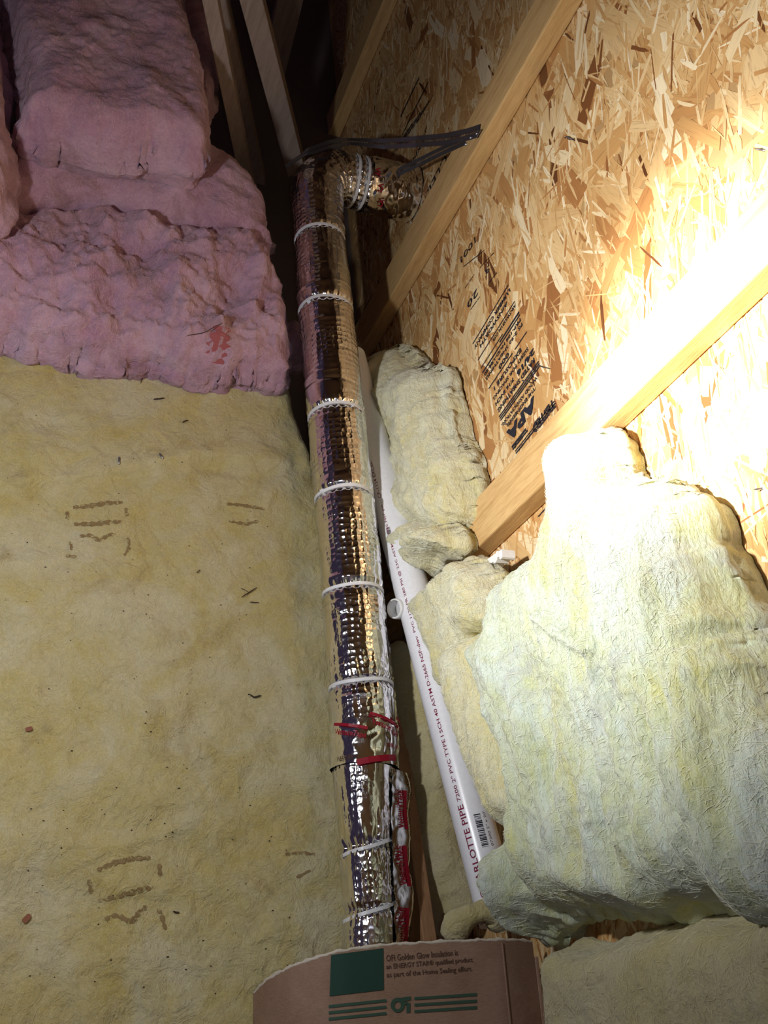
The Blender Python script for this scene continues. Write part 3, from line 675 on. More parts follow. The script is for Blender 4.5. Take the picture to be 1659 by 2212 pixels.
# ---------------------------------------------------------------- foil wrapped duct
CL = [(806, 2140, 62), (802, 2060, 62), (800, 1950, 61), (794, 1820, 61), (788, 1700, 70), (786, 1560, 74), (778, 1470, 73), (761, 1260, 69), (741, 1050, 67), (723, 870, 64), (701, 640, 61), (688, 490, 57)]
pts = []
for (px, py, r_) in CL:
    z = 0.215 + 0.03 * np.clip((1500 - py) / 1000, 0, 1); p = on_z(px, py, z); dep = -((p - CAMP) @ ROT)[2]
    pts.append((*p, r_ * dep / F * 0.97))
pts = np.array(pts)
zE = 0.255; pe = on_z(681, 372, zE); BR = 0.078
RD = 0.060
cor = pe
corner_in = cor - np.array([0, BR, 0])
arc = [np.array([cor[0] + BR - BR * math.cos(t), cor[1] - BR + BR * math.sin(t), zE]) for t in np.linspace(0, math.pi / 2, 14)]
ctrl = [tuple(p) for p in pts] + [(*q, RD) for q in arc] + [(x, cor[1], zE, RD) for x in np.linspace(cor[0] + BR + 0.02, WALL_X - 0.004, 6)]
ctrl = np.array(ctrl); seg = np.r_[0, np.cumsum(np.linalg.norm(np.diff(ctrl[:, :3], axis=0), axis=1))]
SL = np.arange(0, seg[-1], 0.0028); path = np.stack([np.interp(SL, seg, ctrl[:, k]) for k in range(4)], 1)
for _ in range(14): path[1:-1] = 0.25 * path[:-2] + 0.5 * path[1:-1] + 0.25 * path[2:]
def frames(path):
    t = np.gradient(path[:, :3], axis=0); t /= np.linalg.norm(t, axis=1)[:, None]
    s = np.cross(t, (0, 0, 1)); s /= np.linalg.norm(s, axis=1)[:, None]; return t, s, np.cross(s, t)
TT, SS, BB = frames(path); PP = proj(path[:, :3])
def s_at(py, hi=len(path)):                      # index on the straight run whose crown shows at this picture row
    crown = proj(path[:, :3] + BB * path[:, 3:4] * 0.8 - SS * path[:, 3:4] * 0.3); n_ = int(len(path) * 0.86)
    return int(np.argmin(np.abs(crown[:n_, 1] - py)))
tie_i = [s_at(y) for y in (487, 641, 872, 1052, 1262, 1468, 1822, 1962)]
iE = int(np.argmin(np.hypot(path[:, 0] - (cor[0] + BR), path[:, 1] - cor[1])))
elbow_ties = [min(iE + 4, len(path) - 3), min(iE + 12, len(path) - 3)]
NA = 120
ang = np.linspace(0, 2 * np.pi, NA, endpoint=False)
I, J = np.meshgrid(np.arange(len(path)), ang, indexing='ij'); Sg = SL[I]
RR = path[:, 3][:, None] * np.ones((1, NA))
near_w = np.clip((0.75 - Sg) / 0.25, 0, 1); mid_w = np.clip((Sg - 0.45) / 0.2, 0, 1)
disp = 0.0022 * fbm(Sg * 9, np.cos(J) * 1.6 + 3, 3, 61) + 0.0016 * fbm(Sg * 9 + 7, np.sin(J) * 1.6 + 9, 3, 62)
wr = np.random.default_rng(23)
for _ in range(150):                              # hoop wrinkles
    s0 = wr.uniform(0.35, SL[-1]); a0 = wr.uniform(0, 2 * np.pi); span = wr.uniform(0.5, 1.6); tilt = wr.uniform(-0.006, 0.006)
    da = (J - a0 + np.pi) % (2 * np.pi) - np.pi; ww = wr.uniform(0.0022, 0.0045)
    disp = disp + wr.uniform(-0.0022, 0.0024) * np.exp(-((Sg - s0 - tilt * da) / ww) ** 2) * np.exp(-(da / span) ** 4)
for _ in range(130):                              # lengthwise creases on the near part
    s0 = wr.uniform(0.0, 0.75); a0 = wr.uniform(0, 2 * np.pi); ln = wr.uniform(0.012, 0.05)
    da = (J - a0 - wr.uniform(-2, 2) * (Sg - s0) + np.pi) % (2 * np.pi) - np.pi
    disp = disp + wr.uniform(-0.0024, 0.0022) * np.exp(-(da / 0.07) ** 2) * np.exp(-((Sg - s0) / ln) ** 2)
cr_w = np.exp(-((Sg - SL[iE]) / 0.13) ** 2)
disp = disp + 0.0035 * cr_w * ridged(Sg * 38, np.cos(J) * 3 + np.sin(J) * 2.2, 3, 71)
disp = disp + 0.0003 * ridged(Sg * 60, J * 4.5, 2, 73)
for i in tie_i + elbow_ties: disp = disp - 0.0055 * np.exp(-((Sg - SL[i]) / 0.007) ** 2) + 0.0016 * np.sin(J * 23 + i) * np.exp(-((Sg - SL[i]) / 0.013) ** 2)
RR = RR + disp
def tube_pt(i, a_, r_): return path[i, :3] + r_ * (np.cos(a_) * SS[i] + np.sin(a_) * BB[i])
body = (path[:, None, :3] + RR[..., None] * (np.cos(J)[..., None] * SS[:, None] + np.sin(J)[..., None] * BB[:, None]))
duct = empty('foil_duct', (path[0, 0], path[0, 1], path[:, 2].min() - 0.06))
tag(duct, 'silver foil wrapped vent duct with white ties and an elbow into the wall', 'duct')
uv = np.stack([Sg, J * 0.06], -1).reshape(-1, 2)
fs = grid_faces(len(path), NA, close_v=True)
mk('foil_wrap', body.reshape(-1, 3), [f_[::-1] for f_ in fs], FOIL, duct, uv=uv)
def surf_r(i, a_): return RR[i, int(round((a_ % (2 * np.pi)) / (2 * np.pi) * NA)) % NA]
for n_, i in enumerate(tie_i + elbow_ties):
    vs = []; prof = [(-0.0028, -0.001), (0.0028, -0.001), (0.0028, 0.0014), (-0.0028, 0.0014)]; m_ = 72
    rr_ = np.array([RR[max(0, i - 1):i + 2, k].max() for k in range(NA)]); rs_ = np.convolve(np.r_[rr_[-8:], rr_, rr_[:8]], np.ones(17) / 17, 'same')[8:-8]
    slant = {6: 0.012, 7: 0.014}.get(n_, 0.0)
    for k in range(m_):
        a_ = 2 * np.pi * k / m_; r0 = rs_[int(k * NA / m_)] + 0.0030
        c_ = tube_pt(i, a_, 0) + TT[i] * (slant * np.cos(a_) + 0.001 * math.sin(3 * a_ + n_))
        dr = np.cos(a_) * SS[i] + np.sin(a_) * BB[i]
        for (x_, y_) in prof: vs.append(c_ + TT[i] * x_ + dr * (r0 + y_))
    tie = mk('cable_tie', np.array(vs), grid_faces(m_, 4, close_u=True, close_v=True), TIE, duct, smooth=False)
    a_ = [0.35, 2.6, 0.2, 2.75, 0.1, 2.9, 0.15, 0.2, 0.9, 0.8][n_]
    c_ = tube_pt(i, a_, surf_r(i, a_) + 0.003) + TT[i] * slant * np.cos(a_); dr = np.cos(a_) * SS[i] + np.sin(a_) * BB[i]
    v, f = frame_box(c_, np.cross(TT[i], dr), dr, TT[i], 0.008, 0.005, 0.0075, 0.0008); mk('tie_head', v, f, TIE, tie, smooth=False)
def sleeve(name, i0, i1, a0, a1, lift, mat, crump, seed, na=90, parent=None, flare=None):
    ii = np.arange(i0, i1 + 1); aa = np.linspace(a0, a1, na); I2, A2 = np.meshgrid(ii, aa, indexing='ij')
    r_ = path[I2, 3] + lift + crump * ridged(SL[I2] * 26, A2 * 1.7, 3, seed) + (flare(I2, A2) if flare else 0)
    r_ = np.maximum(r_, RR[I2, np.round((A2 % (2 * np.pi)) / (2 * np.pi) * NA).astype(int) % NA] + 0.0006)
    vs = path[I2, :3] + r_[..., None] * (np.cos(A2)[..., None] * SS[I2] + np.sin(A2)[..., None] * BB[I2])
    uv_ = np.stack([SL[I2], A2 * 0.06], -1).reshape(-1, 2)
    return mk(name, vs.reshape(-1, 3), [f_[::-1] for f_ in grid_faces(len(ii), na)], mat, parent or duct, uv=uv_)
iT0, iT1 = s_at(1650), s_at(1553)
band = sleeve('tape_band', iT0, iT1, -1.3, 5.0, 0.0022, TAPE, 0.0035, 201)
sleeve('elbow_tape', iE + 16, len(path) - 2, -np.pi, np.pi - 0.01, 0.002, TAPE, 0.005, 205)
iS1 = s_at(1655)
def flare(i, a_): return 0.024 * np.exp(-((a_ - 0.22) / 0.34) ** 2) * (0.75 + 0.5 * noise2(SL[i] * 14, np.ones_like(SL[i]), 5))
seam = sleeve('seam_tape', 0, iS1, -0.7, 0.98, 0.0018, TAPE, 0.003, 203, 44, flare=flare)
# print on the tape: words wrapped round the duct
def wrap_text(parent, body, i_c, a_c, along, mat, width, height, lift=0.003, off=0.02, rot=0.0, fl=None, name='tape_print'):
    """along=True: the words run along the duct; otherwise round it"""
    vs, fs = text_geo(body, off) if body != '|' else (np.array([[0, 0], [.25, 0], [.5, 0], [.75, 0], [1, 0], [1, 1], [.75, 1], [.5, 1], [.25, 1], [0, 1]], float), [(0, 1, 8, 9), (1, 2, 7, 8), (2, 3, 6, 7), (3, 4, 5, 6)])
    q = (vs / vs.max(0) - 0.5) * (width, height); c_, s__ = math.cos(rot), math.sin(rot)
    q = np.stack([q[:, 0] * c_ - q[:, 1] * s__, q[:, 0] * s__ + q[:, 1] * c_], 1); out = []
    for x_, y_ in q:
        ds, dt = (x_, y_) if along else (y_, -x_)
        i = int(np.clip(i_c + ds / 0.0028, 0, len(path) - 1)); fr = np.clip(i_c + ds / 0.0028 - i, -1, 1)
        a_ = a_c + dt / path[i, 3]
        r_ = path[i, 3] + lift + (fl(i, a_) if fl else 0)
        out.append(tube_pt(i, a_, max(r_, surf_r(i, a_) + 0.0015)) + TT[i] * fr * 0.0028)
    return mk(name, np.array(out), fs, mat, parent, smooth=False)
iM = (iT0 + iT1) // 2
for a_c, di in ((1.25, 8), (2.35, 4), (0.35, 8)):
    wrap_text(band, 'VentureTape', iM + di, a_c, False, INK_R, 0.055, 0.012, 0.0065, 0.02, -0.25)
    wrap_text(band, '|', iM + di + 5, a_c, False, INK_R, 0.060, 0.005, 0.0060, 0, -0.25)
wrap_text(band, '|', iM - 11, 1.5, False, INK_R, 0.07, 0.010, 0.0060, 0, 0.2); wrap_text(band, '181A-FX', iM - 2, 0.9, False, INK_R, 0.03, 0.007, 0.0065, 0.01)
wrap_text(band, 'WEATHER', iM - 10, 2.5, False, INK_B, 0.03, 0.008, 0.0065, 0.01)
for k, py in enumerate((1745, 1870, 2005)):
    ic = s_at(py)
    wrap_text(seam, '|', ic, 0.46, True, INK_R, 0.062, 0.005, 0.0045, 0, 0.06, flare)
    wrap_text(seam, 'VentureTape', ic, 0.60, True, INK_R, 0.06, 0.010, 0.0055, 0.02, 0.06, flare)
    wrap_text(seam, '181A-FX' if k != 1 else '1581A', ic + 6, 0.76, True, INK_R, 0.030, 0.007, 0.0055, 0.012, 0.06, flare)
    wrap_text(seam, 'COLD WEATHER', ic - 6, 0.30, True, INK_B, 0.045, 0.006, 0.0065, 0.01, 0.0, flare)
wrap_text(seam, 'COLD WEATHER', s_at(1690), 0.34, True, INK_B, 0.045, 0.006, 0.0065, 0.01, 0.0, flare)
for k in range(3): wrap_text(duct, 'VT', min(iE + 18 + k * 4, len(path) - 3), 1.2 - 0.5 * k, False, INK_R, 0.02, 0.012, 0.009, 0.03)

# ---------------------------------------------------------------- perforated strap
def strap(ptsw, up_hint, width, name, parent=None):
    ptsw = np.array(ptsw); seg_ = np.r_[0, np.cumsum(np.linalg.norm(np.diff(ptsw, axis=0), axis=1))]; n_ = int(seg_[-1] / 0.0062)
    S_ = np.linspace(0, seg_[-1], n_ * 2 + 1); C = np.stack([np.interp(S_, seg_, ptsw[:, k]) for k in range(3)], 1)
    up_hint = np.array([np.interp(S_, seg_, np.array(up_hint)[:, k]) for k in range(3)]).T
    for _ in range(6): C[1:-1] = .25 * C[:-2] + .5 * C[1:-1] + .25 * C[2:]
    t = np.gradient(C, axis=0); vs, fs = [], []
    def P3(k, lat):
        tk = unit(t[k]); wd = unit(up_hint[k] - tk * (up_hint[k] @ tk)); nn = np.cross(tk, wd); return C[k] + wd * lat, wd, nn
    for c in range(n_):
        k0, k1, k2 = 2 * c, 2 * c + 1, 2 * c + 2; h = width / 2
        (a_, wd, nn) = P3(k1, 0); tk = unit(t[k1]); hole = 0.0026
        outer = [P3(k0, -h)[0], P3(k1, -h)[0], P3(k2, -h)[0], P3(k2, 0)[0], P3(k2, h)[0], P3(k1, h)[0], P3(k0, h)[0], P3(k0, 0)[0]]
        inner = [a_ + hole * (math.cos(x) * tk + math.sin(x) * wd) for x in np.radians([225, 270, 315, 0, 45, 90, 135, 180])]
        for sgn in (-1, 1):
            b0 = len(vs); vs += [p + nn * 0.0004 * sgn for p in outer] + [p + nn * 0.0004 * sgn for p in inner]
            for j in range(8):
                q = (b0 + j, b0 + (j + 1) % 8, b0 + 8 + (j + 1) % 8, b0 + 8 + j); fs.append(q if sgn > 0 else q[::-1])
    return np.array(vs), fs
xs = WALL_X - 0.0415
st_up = unit(np.array([0, 0.25, 1.0]))
top = [on_x(1036, 282, xs), on_x(1012, 290, xs - 0.001), on_x(960, 301, xs - 0.012), on_x(900, 306, 0.745), on_x(830, 311, 0.70), on_x(750, 314, 0.655), on_x(690, 312, 0.60)]
crown = np.array([cor[0] + 0.012, cor[1] + 0.02, zE + 0.068])
top = top[:5] + [crown + (0.05, 0.025, 0.002), crown, crown + (-0.05, -0.028, -0.012), crown + (-0.088, -0.045, -0.05)]
cu_ = ROT[:, 1]; hin = [cu_] * 4 + [unit((0, .85, .35))] + [np.array((0.4, .9, .05))] * 4
v, f = strap(top, hin, 0.024, 'strap')
sroot = empty('hanger_strap', top[0]); tag(sroot, 'perforated metal strap running from the stud over the duct elbow', 'strap')
mk('upper_run', v, f, STEEL, sroot, smooth=False)
low = [on_x(1005, 303, xs), on_x(985, 312, xs - 0.001), on_x(950, 328, xs - 0.004), on_x(905, 350, 0.765), on_x(865, 370, 0.755), on_x(828, 386, 0.75), on_x(800, 405, 0.735)]
v, f = strap(low, [cu_] * 5 + [unit((0.3, .8, .3))] * 2, 0.019, 'strap'); mk('lower_run', v, f, STEEL, sroot, smooth=False)
for q in ((1028, 288), (1015, 297), (1004, 311)):
    p = on_x(*q, xs - 0.0015); v, f = tube(np.array([p + (0.0025, 0, 0), p, p - (0.001, 0, 0)]), np.array([0.0035, 0.0035, 0.002]), 10); mk('screw_head', v, f, NAIL, sroot)
# bent end tab
p = on_x(1033, 289, xs - 0.004); v, f = frame_box(p, (0, 0, 1), (1, 0, 0), unit(top[1] - top[0]), 0.022, 0.001, 0.008); mk('bent_tab', v, f, STEEL, sroot, smooth=False)

# ---------------------------------------------------------------- white pipe
pa, pb = on_z(1086, 2010, 0.325), on_z(897, 1300, 0.245); dpv = unit(pb - pa); LP = np.linalg.norm(pb - pa)
pc = pb + dpv * 0.62; pipe_path = np.linspace(pa + dpv * 0.012, pc, 60); RP = 0.0335
v, f = tube(pipe_path, RP, 48); pipe = mk('white_pipe', v, f, PVC)
tag(pipe, 'white plastic pipe with maroon lettering running beside the foil duct', 'pipe')
ps = unit(np.cross(dpv, (0, 0, 1))); pbn = np.cross(ps, dpv)
def pipe_text(body, x0, a_c, mat, width, height, off=0.01, geo=None, name='pipe_print'):
    vs, fs = geo if geo else text_geo(body, off)
    q = vs / vs.max(0) * (width, height); q[:, 1] -= height / 2; out = []
    for x_, y_ in q:
        a_ = a_c + y_ / RP; out.append(pa + dpv * (x0 + x_) + (RP + 0.0004) * (np.cos(a_) * ps + np.sin(a_) * pbn))
    return mk(name, np.array(out), fs, mat, pipe, smooth=False)
AT = math.pi * 0.80
pipe_text('CHARLOTTE PIPE', 0.046, AT, INK_P, 0.145, 0.0105, 0.012)
pipe_text('7200 2" PVC TYPE I SCH 40 ASTM D-2665 NSF-dwv', 0.197, AT, INK_P, 0.30, 0.0065, 0.008)
pipe_text('PVC 1120 PR 280 PSI @ 23C ASTM D-1785 NSF-pw', 0.505, AT, INK_P, 0.28, 0.0065, 0.008)
pipe_text('CP-1124 EXCEL', 0.80, AT, INK_P, 0.09, 0.0065, 0.008)
bars_v, bars_f = [], []; x_ = 0.0; br = random.Random(3)
while x_ < 1.0:
    wd = br.choice([0.012, 0.02, 0.034]); k = len(bars_v)
    bars_v += [(x_, 0), (x_ + wd, 0), (x_ + wd, 0.5), (x_ + wd, 1), (x_, 1), (x_, 0.5)]; bars_f += [(k, k + 1, k + 2, k + 5), (k + 5, k + 2, k + 3, k + 4)]; x_ += wd + br.choice([0.012, 0.022, 0.03])
pipe_text('', 0.118, math.pi * 0.585, INK_K, 0.052, 0.011, geo=(np.array(bars_v), bars_f), name='barcode')
pipe_text('', 0.70, math.pi * 0.80, INK_K, 0.030, 0.009, geo=(np.array(bars_v), bars_f), name='barcode')
pipe_text('07200 2" x 20\'', 0.118, math.pi * 0.47, INK_B, 0.055, 0.0045, 0.0)
# stub of a smaller white pipe end poking out beside it
c0 = on_z(868, 1316, 0.235); ax = unit(np.array([-0.75, -0.15, 0.35])); pp_ = []; rr_ = []
for t, r_ in ((0.03, 0.019), (-0.018, 0.019), (-0.021, 0.0185), (-0.023, 0.016), (-0.022, 0.0155), (0.0, 0.0155)): pp_.append(c0 - ax * t); rr_.append(r_)
an = np.linspace(0, 2 * np.pi, 28, endpoint=False); s1 = unit(np.cross(ax, (0, 0, 1))); s2 = np.cross(s1, ax)
v = np.concatenate([p + r_ * (np.outer(np.cos(an), s1) + np.outer(np.sin(an), s2)) for p, r_ in zip(pp_, rr_)])
stubf = grid_faces(6, 28, close_v=True) + [tuple(range(5 * 28, 6 * 28))]
tag(mk('pipe_stub', v, stubf, WHITEPL), 'short white pipe stub peeking out from under the white pipe', 'pipe fitting')
# white bracket under the stud
o = on_x(1046, 1216, WALL_X - 0.060); e = on_x(1088, 1187, WALL_X - 0.060); ex = unit(e - o); L = np.linalg.norm(e - o); ey = unit(np.cross((1, 0, 0), ex)); ey = ey if ey[1] < 0 else -ey
prof = [(0, 0), (L, 0), (L * 1.02, 0.006)] + [(L * (1 - t), 0.013 + 0.0022 * math.sin(t * 22)) for t in np.linspace(0, 1, 22)]; n = len(prof)
vs = [o + ex * x_ + ey * y_ + np.array([d_, 0, 0]) for d_ in (-0.004, 0.020) for x_, y_ in prof]
brk = empty('white_bracket', o); tag(brk, 'little white plastic bracket with a wavy edge on the stud', 'bracket')
mk('body', np.array(vs), [tuple(range(n)), tuple(range(n, 2 * n))[::-1]] + [(i, n + i, n + (i + 1) % n, (i + 1) % n) for i in range(n)], WHITEPL, brk, smooth=False)
v, f = frame_box(o + ex * L * 0.86 + ey * 0.006 - np.array([0.006, 0, 0]), ex, ey, (1, 0, 0), 0.006, 0.011, 0.004, 0.0006); mk('tab', v, f, WHITEPL, brk, smooth=False)

# ---------------------------------------------------------------- cardboard cover
ZC = 0.385
def card_pt(s, t):
    """s across (0 left .. 1 right), t from the torn top edge (0) down towards the viewer (1)"""
    return None
topL = [(548, 2146, 0.20), (575, 2118, 0.262), (625, 2090, 0.327), (690, 2066, 0.374), (745, 2053, ZC), (830, 2042, ZC + 0.004), (960, 2034, ZC + 0.006), (1080, 2031, ZC + 0.006), (1110, 2031, ZC), (1150, 2034, ZC - 0.012)]
tw = np.array([on_z(a_, b_, c_) for a_, b_, c_ in topL])
sg = np.r_[0, np.cumsum(np.linalg.norm(np.diff(tw, axis=0), axis=1))]; ns, nt_ = 110, 40
S_ = np.linspace(0, sg[-1], ns); TW = np.stack([np.interp(S_, sg, tw[:, k]) for k in range(3)], 1)
for _ in range(5): TW[1:-1] = .25 * TW[:-2] + .5 * TW[1:-1] + .25 * TW[2:]
TW[:, 1] += 0.0022 * fbm(S_ * 120, S_ * 0, 3, 7)
down = unit(np.array([-0.02, -1.0, -0.03])); vs = []
for th in (0.0, -0.004):
    for i in range(ns):
        for j in range(nt_):
            t = j / (nt_ - 1) * 0.24; p = TW[i] + down * t
            p = p + np.array([0, 0, th])
            vs.append(p)
vs = np.array(vs); g1 = grid_faces(ns, nt_); n1 = ns * nt_
rim = [(i * nt_, (i + 1) * nt_, n1 + (i + 1) * nt_, n1 + i * nt_) for i in range(ns - 1)]
rim2 = [((ns - 1) * nt_ + j, (ns - 1) * nt_ + j + 1, n1 + (ns - 1) * nt_ + j + 1, n1 + (ns - 1) * nt_ + j) for j in range(nt_ - 1)] + [(j + 1, j, n1 + j, n1 + j + 1) for j in range(nt_ - 1)]
card = empty('cardboard_cover', (TW[:, 0].mean(), TW[:, 1].mean() - 0.12, TW[:, 2].min() - 0.01)); tag(card, 'brown printed cardboard sheet arched over the near end of the duct', 'cardboard')
sheet = mk('sheet', vs, [f_[::-1] for f_ in g1] + [tuple(x + n1 for x in f_) for f_ in g1] + rim2, CARD, card, smooth=False)
# torn pale edge along the top, and the folded right-hand rim
ev = []
er = np.random.default_rng(4)
for i in range(ns):
    r1 = 0.0012 + 0.0022 * abs(float(noise2(S_[i] * 70, 2.0, 3)))
    for a_ in np.linspace(0, 2 * np.pi, 8, endpoint=False): ev.append(TW[i] + np.array([0, 0.0005, -0.002]) + np.array([0, math.cos(a_) * r1 * 1.3, math.sin(a_) * 0.0026]))
mk('torn_edge', np.array(ev), grid_faces(ns, 8, close_v=True), TORN, card)
pR = TW[-1]; rimv, rimf = frame_box(pR + down * 0.13 + np.array([0.0035, 0, -0.004]), (1, 0, 0.1), (0, 0, 1), down, 0.006, 0.010, 0.22, 0.0015); mk('folded_rim', rimv, rimf, CARD, card, smooth=False)
def fold(sx, name='fold_line'):
    i = int(np.argmin(np.abs(proj(TW)[:, 0] - sx))); a_ = TW[i] + down * 0.004 + np.array([0, 0, 0.0012]); v, f = frame_box(a_ + down * 0.11, (1, 0, 0), (0, 0, 1), down, 0.0022, 0.0016, 0.22, 0.0004); mk(name, v, f, CARD, card, smooth=False)
fold(1085)
def sheet_z(x, y):
    t = max(0.0, float(np.interp(x, TW[:, 0], TW[:, 1])) - y)
    return float(np.interp(x - down[0] * t, TW[:, 0], TW[:, 2])) + down[2] * t
def cpx(px, py):
    z = ZC + 0.004
    for _ in range(5): p = on_z(px, py, z); z = sheet_z(p[0], p[1]) + 0.0012
    return on_z(px, py, z)
def card_text(body, p0, p1, h_px, mat, off=0.006):
    s, e = cpx(*p0), cpx(*p1); ex = unit(e - s); ey = unit(np.cross((0, 0, 1), ex)); hw = np.linalg.norm(cpx(p0[0], p0[1] - h_px) - s)
    vs, fs = place(text_geo(body, off), s, ex, ey, np.linalg.norm(e - s), hw)
    for q in vs: q[2] = sheet_z(q[0], q[1]) + 0.0008
    return mk('printed_text', vs, fs, mat, card, smooth=False)
card_text('OFI Golden Glow Insulation is', (835, 2077), (990, 2064), 14, INK_B, 0.012)
card_text('an ENERGY STAR\u00ae qualified product', (835, 2097), (1022, 2081), 15, INK_B, 0.012)
card_text('as part of the Home Sealing effort.', (836, 2115), (1021, 2101), 15, INK_B, 0.012)
def quad(name, pp, mat, label=None):
    pp = np.array(pp, float); nn_ = 70; g = []
    for j in range(3):
        for i in range(nn_):
            u_, v_ = i / (nn_ - 1), j / 2; q = (pp[0] * (1 - u_) + pp[1] * u_) * (1 - v_) + (pp[3] * (1 - u_) + pp[2] * u_) * v_; g.append(cpx(*q))
    return mk(name, np.array(g), [f_[::-1] for f_ in grid_faces(3, nn_)][::1], mat, card, smooth=False)
quad('green_square', [(715, 2063), (828, 2048), (829, 2138), (712, 2152)], INK_G)
for k in range(3):
    quad('green_stripe', [(710, 2171 + k * 13.5), (834, 2158 + k * 14), (836, 2164 + k * 14), (710, 2177.5 + k * 13.5)], INK_G2)
    quad('green_stripe', [(895, 2154 + k * 14), (1030, 2145 + k * 14), (1030, 2151.5 + k * 14), (895, 2160 + k * 14)], INK_G2)
# the logo: a ring, a bar over it and two stems
an = np.linspace(0, 2 * np.pi, 36, endpoint=False); vs = [cpx(859 + 15 * math.cos(t), 2171 + 16 * math.sin(t)) for t in an] + [cpx(859 + 7 * math.cos(t), 2172 + 8 * math.sin(t)) for t in an]
mk('logo_ring', np.array(vs), [(i, 36 + i, 36 + (i + 1) % 36, (i + 1) % 36) for i in range(36)], INK_G2, card, smooth=False)
quad('logo_bar', [(856, 2157), (887, 2152), (887, 2161), (868, 2164)], INK_G2); quad('logo_stem', [(878, 2167), (886, 2166), (886, 2187), (878, 2188)], INK_G2); quad('logo_stem', [(866, 2166), (880, 2164), (880, 2170), (868, 2172)], INK_G2)

# ---------------------------------------------------------------- marks and debris
def stroke(B, pp, wpx, mat, parent, name='ink_mark'):
    pp = np.array(pp, float); sg_ = np.r_[0, np.cumsum(np.hypot(*np.diff(pp, axis=0).T))]; n_ = max(5, int(sg_[-1] / 6)); q = np.linspace(0, sg_[-1], n_)
    C = np.stack([np.interp(q, sg_, pp[:, k]) for k in (0, 1)], 1); t = np.gradient(C, axis=0); t /= np.linalg.norm(t, axis=1)[:, None] + 1e-9; nn = np.stack([-t[:, 1], t[:, 0]], 1)
    vs = []
    for i in range(n_):
        ww = wpx * (0.9 + 0.5 * math.sin(math.pi * i / (n_ - 1)) + 0.5 * math.sin(i * 2.3))
        for s in (-1, 0, 1): vs.append(B.at(*(C[i] + nn[i] * ww * s / 2), 0.0018))
    return mk(name, np.array(vs), [f_ for f_ in grid_faces(n_, 3)], mat, parent)
FB = SURF['floor']
for pp, wd in [([(158, 1096), (200, 1092), (235, 1086), (265, 1085)], 7), ([(160, 1132), (200, 1132), (235, 1128), (262, 1126)], 7), ([(145, 1105), (146, 1123)], 6), ([(273, 1095), (274, 1115)], 6),
               ([(172, 1158), (195, 1156), (215, 1168), (235, 1155), (250, 1154)], 6), ([(275, 1162), (281, 1180), (268, 1200)], 5), ([(152, 1170), (155, 1188)], 5), ([(142, 1200), (165, 1203)], 5),
               ([(490, 1088), (530, 1092), (572, 1100)], 5), ([(495, 1125), (530, 1132), (560, 1125)], 5),
               ([(210, 1880), (250, 1862), (290, 1854), (325, 1853)], 8), ([(212, 1946), (250, 1938), (300, 1923), (332, 1916)], 8), ([(192, 1900), (197, 1930)], 7), ([(344, 1866), (346, 1893)], 7),
               ([(226, 1986), (246, 1976), (265, 1982), (284, 1994), (300, 1970), (318, 1957)], 8), ([(341, 1962), (350, 1980), (357, 2008)], 7),
               ([(615, 1845), (650, 1842), (680, 1845)], 5), ([(640, 1895), (670, 1880)], 4)]:
    stroke(FB, pp, wd, INK_S, FB.o)
stroke(SURF['p1'], [(480, 705), (473, 735), (466, 785)], 30, STAIN_R, SURF['p1'].o, 'red_stain')
def twig(B, pp, r_, label, mat=TWIG, name='twig'):
    P = np.array([B.at(*q, 0.0025) for q in pp]); sg_ = np.r_[0, np.cumsum(np.linalg.norm(np.diff(P, axis=0), axis=1))]; q = np.linspace(0, sg_[-1], 9)
    C = np.stack([np.interp(q, sg_, P[:, k]) for k in range(3)], 1); C[1:-1, 2] += 0.0012
    v, f = tube(C, r_ * np.array([.5, .9, 1, 1, .9, 1, .9, .8, .4]), 7, up=(0.1, 0.2, 1)); tag(mk(name, v, f, mat), label, 'debris', 'debris on the floor batt')
def chip(B, p0, p1, wd, label, mat=CHIP):
    a, b = B.at(*p0, 0.003), B.at(*p1, 0.003); d = unit(b - a); s = unit(np.cross(d, (0, 0, 1))); L = np.linalg.norm(b - a); c = (a + b) / 2
    pr = [(-.5, -.25), (-.38, -.5), (.3, -.5), (.5, -.3), (.46, .35), (.1, .5), (-.4, .42), (-.5, .1)]; n = len(pr)
    vs = [c + d * x_ * L + s * y_ * wd + np.array([0, 0, h]) for h in (-0.001, 0.0012) for x_, y_ in pr]
    tag(mk('wood_chip', np.array(vs), [tuple(range(n))[::-1], tuple(range(n, 2 * n))] + [(i, (i + 1) % n, n + (i + 1) % n, n + i) for i in range(n)], mat, smooth=False), label, 'debris', 'debris on the floor batt')
twig(FB, [(522, 1290), (538, 1280), (555, 1269)], 0.0010, 'long dark splinter crossing another near the duct shadow')
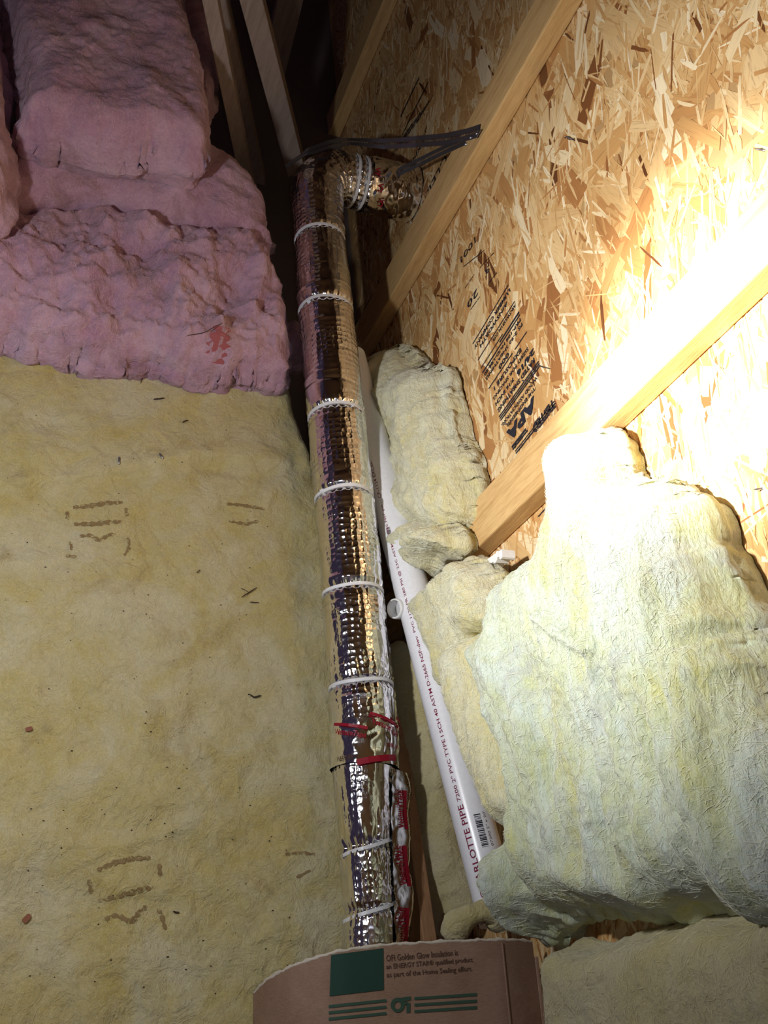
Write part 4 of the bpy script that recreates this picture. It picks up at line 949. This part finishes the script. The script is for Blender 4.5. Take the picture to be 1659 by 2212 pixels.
twig(FB, [(520, 1271), (530, 1276), (540, 1281)], 0.0006, 'thin splinter crossing the long dark one')
twig(FB, [(540, 1301), (550, 1302), (560, 1302)], 0.0009, 'short straight splinter just under the crossed pair')
twig(FB, [(539, 1500), (548, 1507), (556, 1505), (564, 1502)], 0.0015, 'bent black twig lowest beside the duct')
twig(FB, [(332, 863), (344, 862), (356, 860)], 0.0016, 'dark bar shaped splinter below the red stain')
twig(FB, [(294, 803), (303, 808), (308, 818), (303, 828)], 0.0009, 'curled dark wire at the front of the torn pink batt')
twig(FB, [(257, 987), (257, 996), (257, 1004)], 0.0018, 'bluish grey splinter left of the small blob', NAIL)
twig(FB, [(344, 980), (348, 986), (352, 991)], 0.0022, 'small bluish grey blob in the yellow patch', NAIL)
twig(FB, [(394, 913), (400, 910), (406, 908)], 0.0014, 'short dark crumb right of the bar shaped splinter')
twig(FB, [(425, 1238), (429, 1234), (432, 1231)], 0.0009, 'tiny slanted splinter in the middle of the floor batt')
chip(FB, (55, 1577), (70, 1573), 0.007, 'rounded reddish chip near the left edge')
chip(FB, (50, 1992), (66, 1976), 0.008, 'oblong reddish wood chip at lower left')
twig(FB, [(374, 1969), (380, 1971), (387, 1971)], 0.0014, 'grey sliver right of the lower marker strokes')
twig(SURF['p1'], [(405, 725), (440, 720), (480, 698)], 0.0008, 'long black hair lying on the torn pink batt')
sv, sf = [], []; spr = random.Random(8)
for _ in range(170):
    px, py = spr.uniform(5, 640), spr.uniform(850, 2150)
    if px > 560 + (py - 800) * 0.1: continue
    p = FB.at(px, py, 0.0012); r_ = spr.uniform(0.0004, 0.0013); k = len(sv); a0 = spr.random() * 6
    sv += [p + np.array([math.cos(a0 + i * 1.257) * r_ * (1 + (i % 2)), math.sin(a0 + i * 1.257) * r_, 0.0]) for i in range(5)] + [p + np.array([0, 0, r_])]
    sf += [(k + i, k + (i + 1) % 5, k + 5) for i in range(5)]
tag(mk('dirt_specks', np.array(sv), sf, TWIG, FB.o, smooth=False), kind='stuff')
